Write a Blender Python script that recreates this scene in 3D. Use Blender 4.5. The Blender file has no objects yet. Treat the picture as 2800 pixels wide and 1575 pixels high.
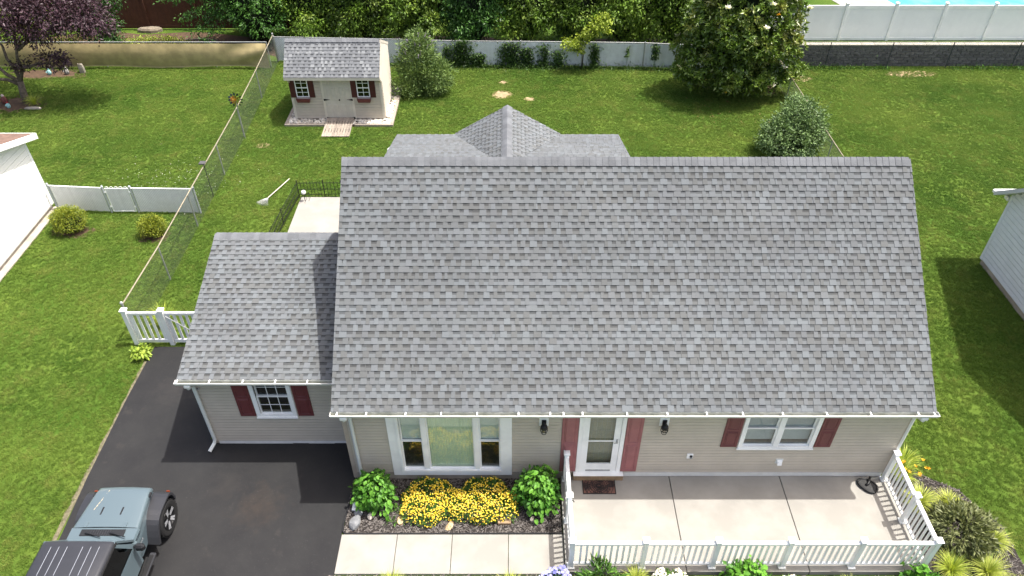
import bpy, bmesh, math, random
import numpy as np
from mathutils import Vector, Matrix, Euler

random.seed(7)
RNG = np.random.default_rng(7)
scene = bpy.context.scene
COL = scene.collection

# ---------------------------------------------------------------- camera
cam_data = bpy.data.cameras.new('Camera')
cam_data.sensor_width = 36.0
cam_data.lens = 36.0 * 2044.0 / 2800.0
cam_data.clip_start = 0.1
cam_data.clip_end = 1000
cam = bpy.data.objects.new('Camera', cam_data)
COL.objects.link(cam)
cam.location = (3.6936, -10.69, 15.0973)
cam.rotation_euler = (math.pi / 2 - 0.7045, 0, 0)
scene.camera = cam

# ---------------------------------------------------------------- sky, sun, exposure
SUN_DIR = Vector((0.385, 0.07, 1.0)).normalized()      # towards the sun
world = bpy.data.worlds.new('World')
scene.world = world
world.use_nodes = True
wn = world.node_tree
sky = wn.nodes.new('ShaderNodeTexSky')
sky.sky_type = 'NISHITA'
sky.sun_disc = False
sky.sun_elevation = math.asin(SUN_DIR.z)
sky.sun_rotation = math.atan2(SUN_DIR.x, SUN_DIR.y)
sky.air_density = 0.85
sky.dust_density = 6.0
sky.ozone_density = 0.0
bg = wn.nodes['Background']
bg.inputs['Strength'].default_value = 0.15
wn.links.new(sky.outputs[0], bg.inputs['Color'])
sun_data = bpy.data.lights.new('Sun', 'SUN')
sun_data.energy = 3.7
sun_data.angle = math.radians(0.6)
sun_data.color = (1.0, 0.965, 0.91)
sun = bpy.data.objects.new('Sun', sun_data)
COL.objects.link(sun)
sun.rotation_euler = SUN_DIR.to_track_quat('Z', 'Y').to_euler()
sun.location = (20, 5, 40)
scene.view_settings.view_transform = 'Standard'
scene.view_settings.look = 'None'
scene.view_settings.gamma = 1.0
scene.view_settings.use_curve_mapping = False
scene.view_settings.exposure = 0.98
scene.render.engine = 'CYCLES'
scene.cycles.use_denoising = True
scene.cycles.max_bounces = 8
scene.cycles.transparent_max_bounces = 12
scene.cycles.caustics_reflective = False
scene.cycles.caustics_refractive = False


# ---------------------------------------------------------------- helpers
def lin(c):
    out = []
    for v in c[:3]:
        v = v / 255.0
        out.append(v / 12.92 if v <= 0.04045 else ((v + 0.055) / 1.055) ** 2.4)
    return tuple(out)


def wm(o):
    m = o.matrix_basis.copy()
    if o.parent:
        m = wm(o.parent) @ o.matrix_parent_inverse @ m
    return m


def par(o, p):
    if p is not None:
        o.parent = p
        o.matrix_parent_inverse = wm(p).inverted()
    return o


def tag(o, label=None, cat=None, group=None, kind=None):
    if label: o['label'] = label
    if cat: o['category'] = cat
    if group: o['group'] = group
    if kind: o['kind'] = kind
    return o


def thing(name, label, cat, loc=(0, 0, 0), rz=0.0, group=None):
    o = bpy.data.objects.new(name, None)
    o.empty_display_size = 0.2
    COL.objects.link(o)
    o.location = loc
    o.rotation_euler = (0, 0, rz)
    return tag(o, label, cat, group)


def inst(name, mesh, parent=None, loc=(0, 0, 0), rot=(0, 0, 0), sc=None):
    o = bpy.data.objects.new(name, mesh)
    COL.objects.link(o)
    o.location = loc
    o.rotation_euler = rot
    if sc is not None:
        o.scale = sc if hasattr(sc, '__len__') else (sc, sc, sc)
    return par(o, parent)


class MB:
    """collects simple shapes into one mesh"""
    def __init__(self):
        self.v = []
        self.f = []

    def add(self, verts, faces):
        n = len(self.v)
        self.v += [tuple(p) for p in verts]
        self.f += [tuple(i + n for i in q) for q in faces]
        return self

    def box(self, x0, y0, z0, x1, y1, z1):
        return self.add([(x0, y0, z0), (x1, y0, z0), (x1, y1, z0), (x0, y1, z0),
                         (x0, y0, z1), (x1, y0, z1), (x1, y1, z1), (x0, y1, z1)],
                        [(3, 2, 1, 0), (4, 5, 6, 7), (0, 1, 5, 4), (1, 2, 6, 5), (2, 3, 7, 6), (3, 0, 4, 7)])

    def cb(self, cx, cy, cz, sx, sy, sz, b=0.0):
        x0, x1, y0, y1, z0, z1 = cx - sx / 2, cx + sx / 2, cy - sy / 2, cy + sy / 2, cz - sz / 2, cz + sz / 2
        if not b:
            return self.box(x0, y0, z0, x1, y1, z1)
        rings = []
        for z, i in ((z0, b), (z0 + b, 0), (z1 - b, 0), (z1, b)):
            rings.append([(x0 + b, y0 + i, z), (x1 - b, y0 + i, z), (x1 - i, y0 + b, z), (x1 - i, y1 - b, z),
                          (x1 - b, y1 - i, z), (x0 + b, y1 - i, z), (x0 + i, y1 - b, z), (x0 + i, y0 + b, z)])
        return self.loft(rings)

    def loft(self, rings, close=True, cap=True):
        n = len(rings[0])
        vs = [p for r in rings for p in r]
        fs = []
        for k in range(len(rings) - 1):
            for i in range(n if close else n - 1):
                j = (i + 1) % n
                fs.append((k * n + i, k * n + j, (k + 1) * n + j, (k + 1) * n + i))
        if cap:
            fs.append(tuple(range(n))[::-1])
            fs.append(tuple((len(rings) - 1) * n + i for i in range(n)))
        return self.add(vs, fs)

    def grid(self, rows):
        n = len(rows[0])
        return self.add([p for r in rows for p in r],
                        [(k * n + i, k * n + i + 1, (k + 1) * n + i + 1, (k + 1) * n + i)
                         for k in range(len(rows) - 1) for i in range(n - 1)])

    def prism(self, poly, z0, z1):
        return self.loft([[(x, y, z0) for x, y in poly], [(x, y, z1) for x, y in poly]])

    def prism_axis(self, poly, a0, a1, axis='x'):
        if axis == 'x':
            return self.loft([[(a, p[0], p[1]) for p in poly] for a in (a0, a1)])
        return self.loft([[(p[0], a, p[1]) for p in poly] for a in (a0, a1)])

    def tube(self, pts, r, n=8, cap=True):
        pts = [Vector(p) for p in pts]
        rs = r if hasattr(r, '__len__') else [r] * len(pts)
        rings = []
        up = None
        for i, p in enumerate(pts):
            d = (pts[min(i + 1, len(pts) - 1)] - pts[max(i - 1, 0)]).normalized()
            if up is None:
                up = Vector((0, 0, 1)) if abs(d.z) < 0.9 else Vector((1, 0, 0))
            a = d.cross(up)
            if a.length < 1e-6:
                a = d.cross(Vector((0, 1, 0)))
            a.normalize()
            b = a.cross(d).normalized()
            up = b
            rings.append([tuple(p + (a * math.cos(t) + b * math.sin(t)) * rs[i])
                          for t in [2 * math.pi * k / n for k in range(n)]])
        return self.loft(rings, cap=cap)

    def lathe(self, prof, c=(0, 0, 0), n=16, axis='z', cap=True):
        rings = []
        for r, h in prof:
            ring = []
            for k in range(n):
                t = 2 * math.pi * k / n
                a, b = r * math.cos(t), r * math.sin(t)
                if axis == 'z': p = (c[0] + a, c[1] + b, c[2] + h)
                elif axis == 'x': p = (c[0] + h, c[1] + a, c[2] + b)
                else: p = (c[0] + a, c[1] + h, c[2] + b)
                ring.append(p)
            rings.append(ring)
        return self.loft(rings, cap=cap)

    def mesh(self, name, m=None, smooth=False):
        me = bpy.data.meshes.new(name)
        me.from_pydata(self.v, [], self.f)
        if m is not None:
            me.materials.append(m)
        if smooth:
            me.polygons.foreach_set('use_smooth', [True] * len(me.polygons))
        me.update()
        return me

    def obj(self, name, m, parent=None, smooth=False, kind=None, label=None):
        o = bpy.data.objects.new(name, self.mesh(name, m, smooth))
        COL.objects.link(o)
        par(o, parent)
        if kind: o['kind'] = kind
        if label: o['label'] = label
        return o


def box(x0, y0, z0, x1, y1, z1):
    return MB().box(x0, y0, z0, x1, y1, z1)


def np_mesh(name, V, F, m, var=None, parent=None, kind=None, smooth=False, colors=None):
    """V (n,3) array, F (k,3|4) array; var = one float per vertex; colors = rgb per vertex"""
    me = bpy.data.meshes.new(name)
    V = np.asarray(V, np.float32); F = np.asarray(F, np.int32)
    k = F.shape[1]
    me.vertices.add(len(V)); me.vertices.foreach_set('co', V.ravel())
    me.loops.add(F.size); me.loops.foreach_set('vertex_index', F.ravel())
    me.polygons.add(len(F))
    me.polygons.foreach_set('loop_start', np.arange(0, F.size, k, dtype=np.int32))
    me.polygons.foreach_set('loop_total', np.full(len(F), k, np.int32))
    if smooth:
        me.polygons.foreach_set('use_smooth', np.ones(len(F), bool))
    me.update(calc_edges=True)
    if var is not None:
        a = me.attributes.new('var', 'FLOAT', 'POINT'); a.data.foreach_set('value', np.asarray(var, np.float32))
    if colors is not None:
        a = me.attributes.new('col', 'FLOAT_COLOR', 'POINT')
        c = np.ones((len(V), 4), np.float32); c[:, :3] = colors
        a.data.foreach_set('color', c.ravel())
    if m is not None: me.materials.append(m)
    o = bpy.data.objects.new(name, me); COL.objects.link(o); par(o, parent)
    if kind: o['kind'] = kind
    return o


# ---------------------------------------------------------------- materials
def nt(name):
    m = bpy.data.materials.new(name); m.use_nodes = True
    return m, m.node_tree, m.node_tree.nodes['Principled BSDF']


def worldpos(t):
    return t.nodes.new('ShaderNodeNewGeometry').outputs['Position']


def noise(t, vec, scale, detail=4, rough=0.6):
    n = t.nodes.new('ShaderNodeTexNoise')
    n.inputs['Scale'].default_value = scale
    n.inputs['Detail'].default_value = detail
    n.inputs['Roughness'].default_value = rough
    t.links.new(vec, n.inputs['Vector'])
    return n.outputs['Fac']


def mixc(t, fac, a, b, mode='MIX'):
    n = t.nodes.new('ShaderNodeMix'); n.data_type = 'RGBA'; n.blend_type = mode
    for sock, v in ((n.inputs[0], fac), (n.inputs[6], a), (n.inputs[7], b)):
        if hasattr(v, 'is_linked') or hasattr(v, 'links'):
            t.links.new(v, sock)
        elif hasattr(v, '__len__'):
            sock.default_value = (*v[:3], 1)
        else:
            sock.default_value = v
    return n.outputs[2]


def ramp(t, fac, lo, hi):
    n = t.nodes.new('ShaderNodeMapRange')
    n.inputs[1].default_value = lo; n.inputs[2].default_value = hi
    n.inputs[3].default_value = 0; n.inputs[4].default_value = 1
    t.links.new(fac, n.inputs[0])
    return n.outputs[0]


def bump(t, p, h, strength=0.3, dist=0.01):
    b = t.nodes.new('ShaderNodeBump')
    b.inputs['Strength'].default_value = strength
    b.inputs['Distance'].default_value = dist
    t.links.new(h, b.inputs['Height'])
    t.links.new(b.outputs[0], p.inputs['Normal'])


def M(name, col, rough=0.6, var=0.08, scale=6, fine=0.05, fscale=90, bmp=0.0, bscale=120, metal=0.0, spec=0.4,
      rnd=0.0, col2=None, lo=0.4, hi=0.62):
    m, t, p = nt(name)
    c = lin(col)
    pos = worldpos(t)
    c_lo = tuple(v * (1 - var) for v in c)
    c_hi = lin(col2) if col2 else tuple(min(1, v * (1 + var)) for v in c)
    k = mixc(t, ramp(t, noise(t, pos, scale), lo, hi), c_lo, c_hi)
    if fine:
        g = ramp(t, noise(t, pos, fscale, 2), 0.25, 0.75)
        k = mixc(t, g, mixc(t, 1.0, k, (1 - fine * 2,) * 3, 'MULTIPLY'), k)
    if rnd:
        oi = t.nodes.new('ShaderNodeObjectInfo')
        k = mixc(t, oi.outputs['Random'], mixc(t, 1.0, k, (1 - rnd,) * 3, 'MULTIPLY'), k)
    t.links.new(k, p.inputs['Base Color'])
    p.inputs['Roughness'].default_value = rough
    p.inputs['Metallic'].default_value = metal
    p.inputs['Specular IOR Level'].default_value = spec
    if bmp:
        bump(t, p, noise(t, pos, bscale, 3), bmp)
    return m


def leaf_mat(name, c1, c2, rough=0.5, trans=0.25, spec=0.35, c3=None):
    """leaf colour runs from c1 to c2 with the leaf's own random value; some light passes through"""
    m, t, p = nt(name)
    a = t.nodes.new('ShaderNodeAttribute'); a.attribute_name = 'var'
    oi = t.nodes.new('ShaderNodeObjectInfo')
    r = t.nodes.new('ShaderNodeMath'); r.operation = 'MULTIPLY_ADD'
    t.links.new(oi.outputs['Random'], r.inputs[0]); r.inputs[1].default_value = 0.25
    t.links.new(a.outputs['Fac'], r.inputs[2])
    k = mixc(t, r.outputs[0], lin(c1), lin(c2))
    if c3:
        n = ramp(t, noise(t, worldpos(t), 1.3, 2), 0.5, 0.7)
        k = mixc(t, n, k, mixc(t, r.outputs[0], lin(c1), lin(c3)))
    t.links.new(k, p.inputs['Base Color'])
    p.inputs['Roughness'].default_value = rough
    p.inputs['Specular IOR Level'].default_value = spec
    tr = t.nodes.new('ShaderNodeBsdfTranslucent')
    t.links.new(mixc(t, 1.0, k, (1.0, 1.0, 0.55), 'MULTIPLY'), tr.inputs['Color'])
    mx = t.nodes.new('ShaderNodeMixShader'); mx.inputs[0].default_value = trans
    t.links.new(p.outputs[0], mx.inputs[1]); t.links.new(tr.outputs[0], mx.inputs[2])
    t.links.new(mx.outputs[0], t.nodes['Material Output'].inputs['Surface'])
    return m


def attr_mat(name, rough=0.85, fine=0.18, fscale=260, rnd=0.07, bmp=0.25):
    """colour from the mesh's own 'col' attribute (granule blends), with fine grain"""
    m, t, p = nt(name)
    a = t.nodes.new('ShaderNodeAttribute'); a.attribute_name = 'col'
    pos = worldpos(t)
    g = ramp(t, noise(t, pos, fscale, 2), 0.3, 0.7)
    k = mixc(t, g, mixc(t, 1.0, a.outputs['Color'], (1 - fine,) * 3, 'MULTIPLY'), a.outputs['Color'])
    w = ramp(t, noise(t, pos, 0.6, 3), 0.35, 0.65)
    k = mixc(t, w, mixc(t, 1.0, k, (0.89, 0.89, 0.9), 'MULTIPLY'), k)
    if rnd:
        oi = t.nodes.new('ShaderNodeObjectInfo')
        k = mixc(t, oi.outputs['Random'], mixc(t, 1.0, k, (1 - rnd,) * 3, 'MULTIPLY'), k)
    t.links.new(k, p.inputs['Base Color'])
    p.inputs['Roughness'].default_value = rough
    p.inputs['Specular IOR Level'].default_value = 0.25
    bump(t, p, noise(t, pos, fscale, 2), bmp, 0.004)
    return m


def glass_mat(name, tint=(230, 238, 236), refl=0.12, rough=0.02):
    m, t, p = nt(name)
    g = t.nodes.new('ShaderNodeBsdfGlossy'); g.inputs['Roughness'].default_value = rough
    g.inputs['Color'].default_value = (0.95, 0.97, 0.97, 1)
    tr = t.nodes.new('ShaderNodeBsdfTransparent'); tr.inputs['Color'].default_value = (*lin(tint), 1)
    lw = t.nodes.new('ShaderNodeLayerWeight'); lw.inputs['Blend'].default_value = 0.5
    pw = t.nodes.new('ShaderNodeMath'); pw.operation = 'POWER'; pw.inputs[1].default_value = 4.0
    t.links.new(lw.outputs['Facing'], pw.inputs[0])
    ad = t.nodes.new('ShaderNodeMath'); ad.operation = 'ADD'; ad.use_clamp = True
    t.links.new(pw.outputs[0], ad.inputs[0]); ad.inputs[1].default_value = 0.03 + refl
    mx = t.nodes.new('ShaderNodeMixShader')
    t.links.new(ad.outputs[0], mx.inputs[0])
    t.links.new(tr.outputs[0], mx.inputs[1]); t.links.new(g.outputs[0], mx.inputs[2])
    t.links.new(mx.outputs[0], t.nodes['Material Output'].inputs['Surface'])
    return m


WHITE = M('white_vinyl', (238, 239, 237), 0.42, 0.07, 1.6, 0.02, lo=0.3, hi=0.55)
WHITE_ALU = M('white_aluminium', (222, 222, 218), 0.4, 0.05, 4, 0.03)
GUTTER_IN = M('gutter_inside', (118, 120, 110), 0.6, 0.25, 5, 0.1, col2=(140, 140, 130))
SIDING = M('tan_siding', (192, 183, 168), 0.6, 0.04, 2, 0.03, rnd=0.04)
SIDING_TRIM = M('tan_corner_trim', (172, 160, 146), 0.6, 0.04, 3)
BURGUNDY = M('burgundy_vinyl', (106, 54, 55), 0.5, 0.08, 5, 0.04)
BURG_PINK = M('faded_burgundy_vinyl', (156, 100, 100), 0.6, 0.08, 4, 0.05)
BURG_DARK = M('dark_burgundy_vinyl', (74, 30, 32), 0.5, 0.08, 5, 0.04)
CONCRETE = M('pale_concrete', (148, 145, 138), 0.9, 0.08, 1.3, 0.06, 220, 0.1, 300)
CONCRETE_OLD = M('grey_concrete', (166, 158, 146), 0.9, 0.14, 3, 0.08, 160, 0.1)
ASPHALT = None
BLACK = M('black_metal', (22, 22, 23), 0.5, 0.1, 10)
BLACK_PL = M('black_plastic', (28, 29, 32), 0.55, 0.1, 6, 0.05)
GALV = M('galvanised_steel', (168, 170, 168), 0.45, 0.12, 9, 0.05, metal=0.35)
RAIL = M('weathered_rail', (146, 138, 118), 0.55, 0.15, 7, 0.05, metal=0.2)
GLASS = glass_mat('window_glass', (238, 243, 241), 0.0)
GLASS_BAY = glass_mat('picture_glass', (240, 247, 238), 0.015)
ROOM = M('room_wall', (120, 116, 108), 0.9)
SHINGLE = attr_mat('roof_shingle')
RIDGE = M('ridge_shingle', (110, 113, 117), 0.85, 0.1, 3, 0.14, 260, 0.25, 260, rnd=0.22)
WOOD_GREY = M('weathered_wood', (168, 156, 142), 0.85, 0.16, 12, 0.12, 60, 0.2, rnd=0.3)
BARK = M('bark', (74, 62, 52), 0.9, 0.25, 14, 0.15, 60, 0.5, 40)
STEM = M('green_stem', (70, 84, 40), 0.7, 0.2, 14)


def asphalt_mat():
    m, t, p = nt('sealed_asphalt')
    pos = worldpos(t)
    a = mixc(t, ramp(t, noise(t, pos, 0.6, 6, 0.7), 0.36, 0.66), lin((29, 29, 31)), lin((41, 41, 41)))
    b = mixc(t, ramp(t, noise(t, pos, 1.7, 5), 0.62, 0.74), a, lin((50, 48, 46)))       # dusty stains
    for cx, cy, r, col in ((-2.2, -0.75, 0.75, (72, 60, 48)), (-3.1, -0.2, 0.5, (58, 54, 50)), (-5.4, 2.9, 0.7, (66, 62, 60))):   # old spills on the seal coat
        vd = t.nodes.new('ShaderNodeVectorMath'); vd.operation = 'DISTANCE'
        t.links.new(pos, vd.inputs[0]); vd.inputs[1].default_value = (cx, cy, 0)
        ad = t.nodes.new('ShaderNodeMath'); ad.operation = 'MULTIPLY_ADD'
        t.links.new(noise(t, pos, 3.5, 5, 0.7), ad.inputs[0]); ad.inputs[1].default_value = r * 2.2
        t.links.new(vd.outputs['Value'], ad.inputs[2])
        mm = t.nodes.new('ShaderNodeMapRange'); mm.inputs[1].default_value = r * 1.15; mm.inputs[2].default_value = r * 2.0
        mm.inputs[3].default_value = 0.28; mm.inputs[4].default_value = 0.0
        t.links.new(ad.outputs[0], mm.inputs[0])
        b = mixc(t, mm.outputs[0], b, lin(col))
    g = mixc(t, ramp(t, noise(t, pos, 300, 2), 0.3, 0.7), mixc(t, 1.0, b, (0.72,) * 3, 'MULTIPLY'), b)
    sp = mixc(t, ramp(t, noise(t, pos, 120, 1), 0.76, 0.8), g, lin((130, 128, 122)))     # pale grit
    t.links.new(sp, p.inputs['Base Color'])
    p.inputs['Roughness'].default_value = 0.75
    p.inputs['Specular IOR Level'].default_value = 0.35
    bump(t, p, noise(t, pos, 240, 2), 0.3, 0.004)
    return m


ASPHALT = asphalt_mat()


def ground_mat():
    m, t, p = nt('lawn_soil')
    pos = worldpos(t)
    a = mixc(t, ramp(t, noise(t, pos, 0.35, 4), 0.38, 0.64), lin((64, 90, 30)), lin((92, 110, 44)))
    b = mixc(t, ramp(t, noise(t, pos, 7, 4), 0.35, 0.7), mixc(t, 1.0, a, (0.7, 0.75, 0.7), 'MULTIPLY'), a)
    t.links.new(b, p.inputs['Base Color'])
    p.inputs['Roughness'].default_value = 0.95
    p.inputs['Specular IOR Level'].default_value = 0.1
    bump(t, p, noise(t, pos, 40, 3), 0.5, 0.03)
    return m


def grass_mat():
    m, t, p = nt('grass_blades')
    pos = worldpos(t)
    oi = t.nodes.new('ShaderNodeObjectInfo')
    a = mixc(t, ramp(t, noise(t, pos, 0.28, 3), 0.32, 0.7), lin((84, 115, 40)), lin((122, 142, 60)))
    mp = t.nodes.new('ShaderNodeMapping'); mp.inputs['Scale'].default_value = (0.16, 1.15, 1.0); mp.inputs['Rotation'].default_value = (0, 0, 0.12)
    t.links.new(pos, mp.inputs['Vector'])
    a = mixc(t, ramp(t, noise(t, mp.outputs[0], 1.0, 2), 0.38, 0.62), mixc(t, 1.0, a, (0.86, 0.9, 0.86), 'MULTIPLY'), a)   # mower passes
    b = mixc(t, ramp(t, noise(t, pos, 1.3, 5, 0.7), 0.5, 1.0), a, lin((160, 156, 86)))
    c = mixc(t, oi.outputs['Random'], mixc(t, 1.0, b, (0.84, 0.87, 0.84), 'MULTIPLY'), b)
    t.links.new(c, p.inputs['Base Color'])
    p.inputs['Roughness'].default_value = 0.6
    p.inputs['Specular IOR Level'].default_value = 0.2
    tr = t.nodes.new('ShaderNodeBsdfTranslucent')
    t.links.new(c, tr.inputs['Color'])
    mx = t.nodes.new('ShaderNodeMixShader'); mx.inputs[0].default_value = 0.3
    t.links.new(p.outputs[0], mx.inputs[1]); t.links.new(tr.outputs[0], mx.inputs[2])
    t.links.new(mx.outputs[0], t.nodes['Material Output'].inputs['Surface'])
    return m


LAWN = ground_mat()
GRASS = grass_mat()
MULCH = M('dark_mulch', (52, 47, 44), 0.95, 0.25, 9, 0.25, 70, 0.8, 60)
CHIP = M('mulch_chip', (104, 94, 86), 0.9, 0.3, 30, 0.2, rnd=0.2)
SOIL = M('bare_soil', (158, 138, 106), 0.95, 0.18, 6, 0.15, 60, 0.5, 60)
STONE_W = M('white_river_stone', (214, 206, 194), 0.7, 0.12, 16, 0.06)
# ================================================================ THE SETTING
tag(MB().grid([[(x, y, 0.0) for x in (-90, -30, 0, 30, 90)] for y in (-60, -20, 0, 30, 110)]).obj('ground', LAWN), kind='structure')
# raised yard behind the block wall
tag(box(15.6, 23.75, 0.0, 60, 60, 0.985).obj('raised_yard', LAWN), kind='structure')


def sheet(name, poly, z, m, thick=0.0, kind='structure'):
    b = MB()
    if thick:
        b.prism(poly, z - thick, z)
    else:
        b.add([(x, y, z) for x, y in poly], [tuple(range(len(poly)))])
    return tag(b.obj(name, m), kind=kind)


sheet('driveway', [(-6.50, 4.47), (-6.53, 2.4), (-6.5, 0.0), (-6.42, -1.5), (-6.4, -9), (-0.13, -9), (-0.13, -1.46), (-0.06, 0.6), (-0.06, 1.2), (-3.9, 1.2), (-3.9, 4.47)], 0.014, ASPHALT, 0.03)
# sandy strip where the lawn meets the asphalt
EDGE = M('gritty_edge', (112, 106, 84), 0.95, 0.25, 14, 0.2, 60, 0.5, 50)
e_l = []; e_r = []
for i in range(60):
    y = 3.9 - i * 0.22
    e_l.append((-6.5 - 0.07 - 0.05 * random.random(), y)); e_r.append((-6.47, y))
sheet('driveway_edge', e_r + e_l[::-1], 0.010, EDGE)

porch = tag(bpy.data.objects.new('porch_floor', None), kind='structure'); COL.objects.link(porch)
for a, b in ((4.845, 7.420), (7.436, 10.048), (10.064, 12.64)):
    MB().cb((a + b) / 2, -1.23, 0.075 - 0.05, b - a, 2.44, 0.25, 0.008).obj('concrete_slab', CONCRETE, porch)
walk = tag(bpy.data.objects.new('front_walk', None), kind='structure'); COL.objects.link(walk)
for a, b in ((-0.12, 1.122), (1.134, 2.354), (2.366, 3.606), (3.618, 4.832)):
    MB().cb((a + b) / 2, -1.975, -0.03, b - a, 0.94, 0.15, 0.006).obj('concrete_slab', CONCRETE, walk)
patio = tag(MB().cb(-2.2, 8.37, 0.0, 3.5, 7.42, 0.14, 0.01).obj('rear_patio', CONCRETE), kind='structure')

# planting beds
BED_WIN = [(-0.10, -1.47), (4.83, -1.47), (4.83, 0.02), (-0.04, 0.02), (-0.10, -0.6)]
BED_FRONT = [(-0.3, -2.47), (4.84, -2.47), (4.84, -2.49), (12.66, -2.49), (12.9, -4.6), (-0.3, -4.6)]
BED_RIGHT = [(12.66, 0.55), (13.1, 0.5), (13.69, 0.0), (14.25, -0.31), (14.49, -0.9), (14.8, -1.28), (14.78, -2.18), (15.0, -3.0), (15.1, -4.6), (12.66, -4.6)]
sheet('window_bed', BED_WIN, 0.03, MULCH)
sheet('front_bed', BED_FRONT, 0.022, MULCH)
sheet('corner_bed', BED_RIGHT, 0.026, MULCH)
edg = MB()
path = [(-0.03, 0.0), (-0.06, -0.5), (-0.12, -1.2), (-0.115, -1.42), (-0.06, -1.485), (0.3, -1.49), (2.5, -1.485), (4.83, -1.48)]
for a, b in zip(path[:-1], path[1:]):
    edg.tube([(a[0], a[1], 0.05), (b[0], b[1], 0.05)], 0.018, 6)
tag(edg.obj('bed_edging', BLACK_PL), 'black plastic edging around the mulch bed under the picture window', 'edging')


def in_poly(px, py, poly):
    n = len(poly); c = np.zeros(len(px), bool); j = n - 1
    for i in range(n):
        xi, yi = poly[i]; xj, yj = poly[j]
        if yi != yj:
            c ^= ((yi > py) != (yj > py)) & (px < (xj - xi) * (py - yi) / (yj - yi) + xi)
        j = i
    return c


def chips(name, poly, n, z, label):
    xs = [p[0] for p in poly]; ys = [p[1] for p in poly]
    px = RNG.uniform(min(xs), max(xs), n * 3); py = RNG.uniform(max(min(ys), -3.4), max(ys), n * 3)
    k = in_poly(px, py, poly); px, py = px[k][:n], py[k][:n]
    n = len(px)
    a = RNG.uniform(0, math.pi, n); l = RNG.uniform(0.015, 0.05, n); w = RNG.uniform(0.004, 0.011, n)
    t = RNG.uniform(-0.35, 0.35, n)
    dx, dy = np.cos(a), np.sin(a)
    V = np.zeros((n, 4, 3)); zz = z + RNG.uniform(0.006, 0.022, n)
    for i, (s, q) in enumerate(((-1, -1), (1, -1), (1, 1), (-1, 1))):
        V[:, i, 0] = px + s * l * dx - q * w * dy
        V[:, i, 1] = py + s * l * dy + q * w * dx
        V[:, i, 2] = zz + s * l * t + q * 0.004
    F = np.arange(n * 4).reshape(n, 4)
    o = np_mesh(name, V.reshape(-1, 3), F, CHIPV, var=np.repeat(RNG.random(n), 4))
    return tag(o, label, 'mulch', kind='stuff')


CHIPV = leaf_mat('bark_chips', (28, 26, 25), (112, 107, 103), 0.9, 0.0, 0.1)
chips('mulch_chips', BED_WIN, 6000, 0.03, 'dark shredded bark mulch in the bed under the picture window')
chips('mulch_chips', BED_FRONT, 5000, 0.022, 'dark shredded bark mulch in the strip before the porch')
chips('mulch_chips', BED_RIGHT, 4500, 0.026, 'dark shredded bark mulch in the bed beside the right railing')


def blob(cx, cy, rx, ry, n=22, j=0.18):
    return [(cx + rx * math.cos(2 * math.pi * k / n) * (1 + random.uniform(-j, j)),
             cy + ry * math.sin(2 * math.pi * k / n) * (1 + random.uniform(-j, j))) for k in range(n)]


SOILS = [blob(3.22, 20.45, 0.5, 0.38), blob(4.45, 20.0, 0.28, 0.18), blob(3.3, 21.7, 0.22, 0.16), blob(12.6, 22.1, 0.5, 0.2),
         blob(-6.3, 15.9, 0.3, 0.2), blob(22.5, 22.6, 1.2, 0.35), blob(17.1, 22.1, 0.6, 0.3), blob(-11.3, 10.05, 0.75, 0.4), blob(-8.45, 9.75, 0.55, 0.35),
         blob(15.3, 20.9, 0.35, 0.7), blob(14.9, 14.95, 0.9, 0.4), blob(-18.2, 22.6, 2.2, 0.6), blob(-18.0, 19.5, 1.3, 0.9), blob(-14.5, 25.8, 6.5, 1.9), blob(-1, 25.6, 9, 1.6, 40, .1), blob(10, 25.4, 5.2, 1.5, 30, .1)]
SOIL_DK = M('dark_soil', (84, 66, 50), 0.95, 0.2, 6, 0.15, 60, 0.5, 60)
for i, s in enumerate(SOILS):
    sheet('soil_patch', s, 0.006, SOIL if i < 7 else SOIL_DK)
GRAVEL_BED = [(-5.75, 17.5), (-1.31, 17.46), (-1.31, 21.2), (-5.75, 21.2)]
NOGRASS = [[(-6.58, 4.6), (-6.58, -9), (0.0, -9), (0.0, 1.2), (-3.7, 1.2), (-3.7, 4.6)], [(-0.2, -9), (15.05, -9), (15.05, -3), (14.8, -2.2), (14.8, -1.28), (14.49, -0.9), (14.25, -0.31), (13.69, 0), (13.1, 0.5), (12.3, 0.55), (-0.2, 0.5)],
           [(-3.9, 1.0), (12.5, 0), (12.5, 8), (7.3, 8), (7.3, 12), (-0.2, 12), (-0.2, 8.3), (-3.9, 4.7)], [(-3.95, 4.6), (-0.4, 4.6), (-0.4, 12.08), (-3.95, 12.08)],
           [(-30, 4), (-12.65, 4), (-12.65, 11.45), (-30, 11.45)], [(18.85, -5), (40, -5), (40, 8.3), (18.85, 8.3)], GRAVEL_BED, [(-4.2, 16.55), (-2.9, 16.55), (-2.9, 18), (-4.2, 18)]] + [[(sum(p[0] for p in q) / len(q) + (x - sum(p[0] for p in q) / len(q)) * .72, sum(p[1] for p in q) / len(q) + (y - sum(p[1] for p in q) / len(q)) * .72) for x, y in q] for q in SOILS[:4] + SOILS[7:]]

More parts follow.
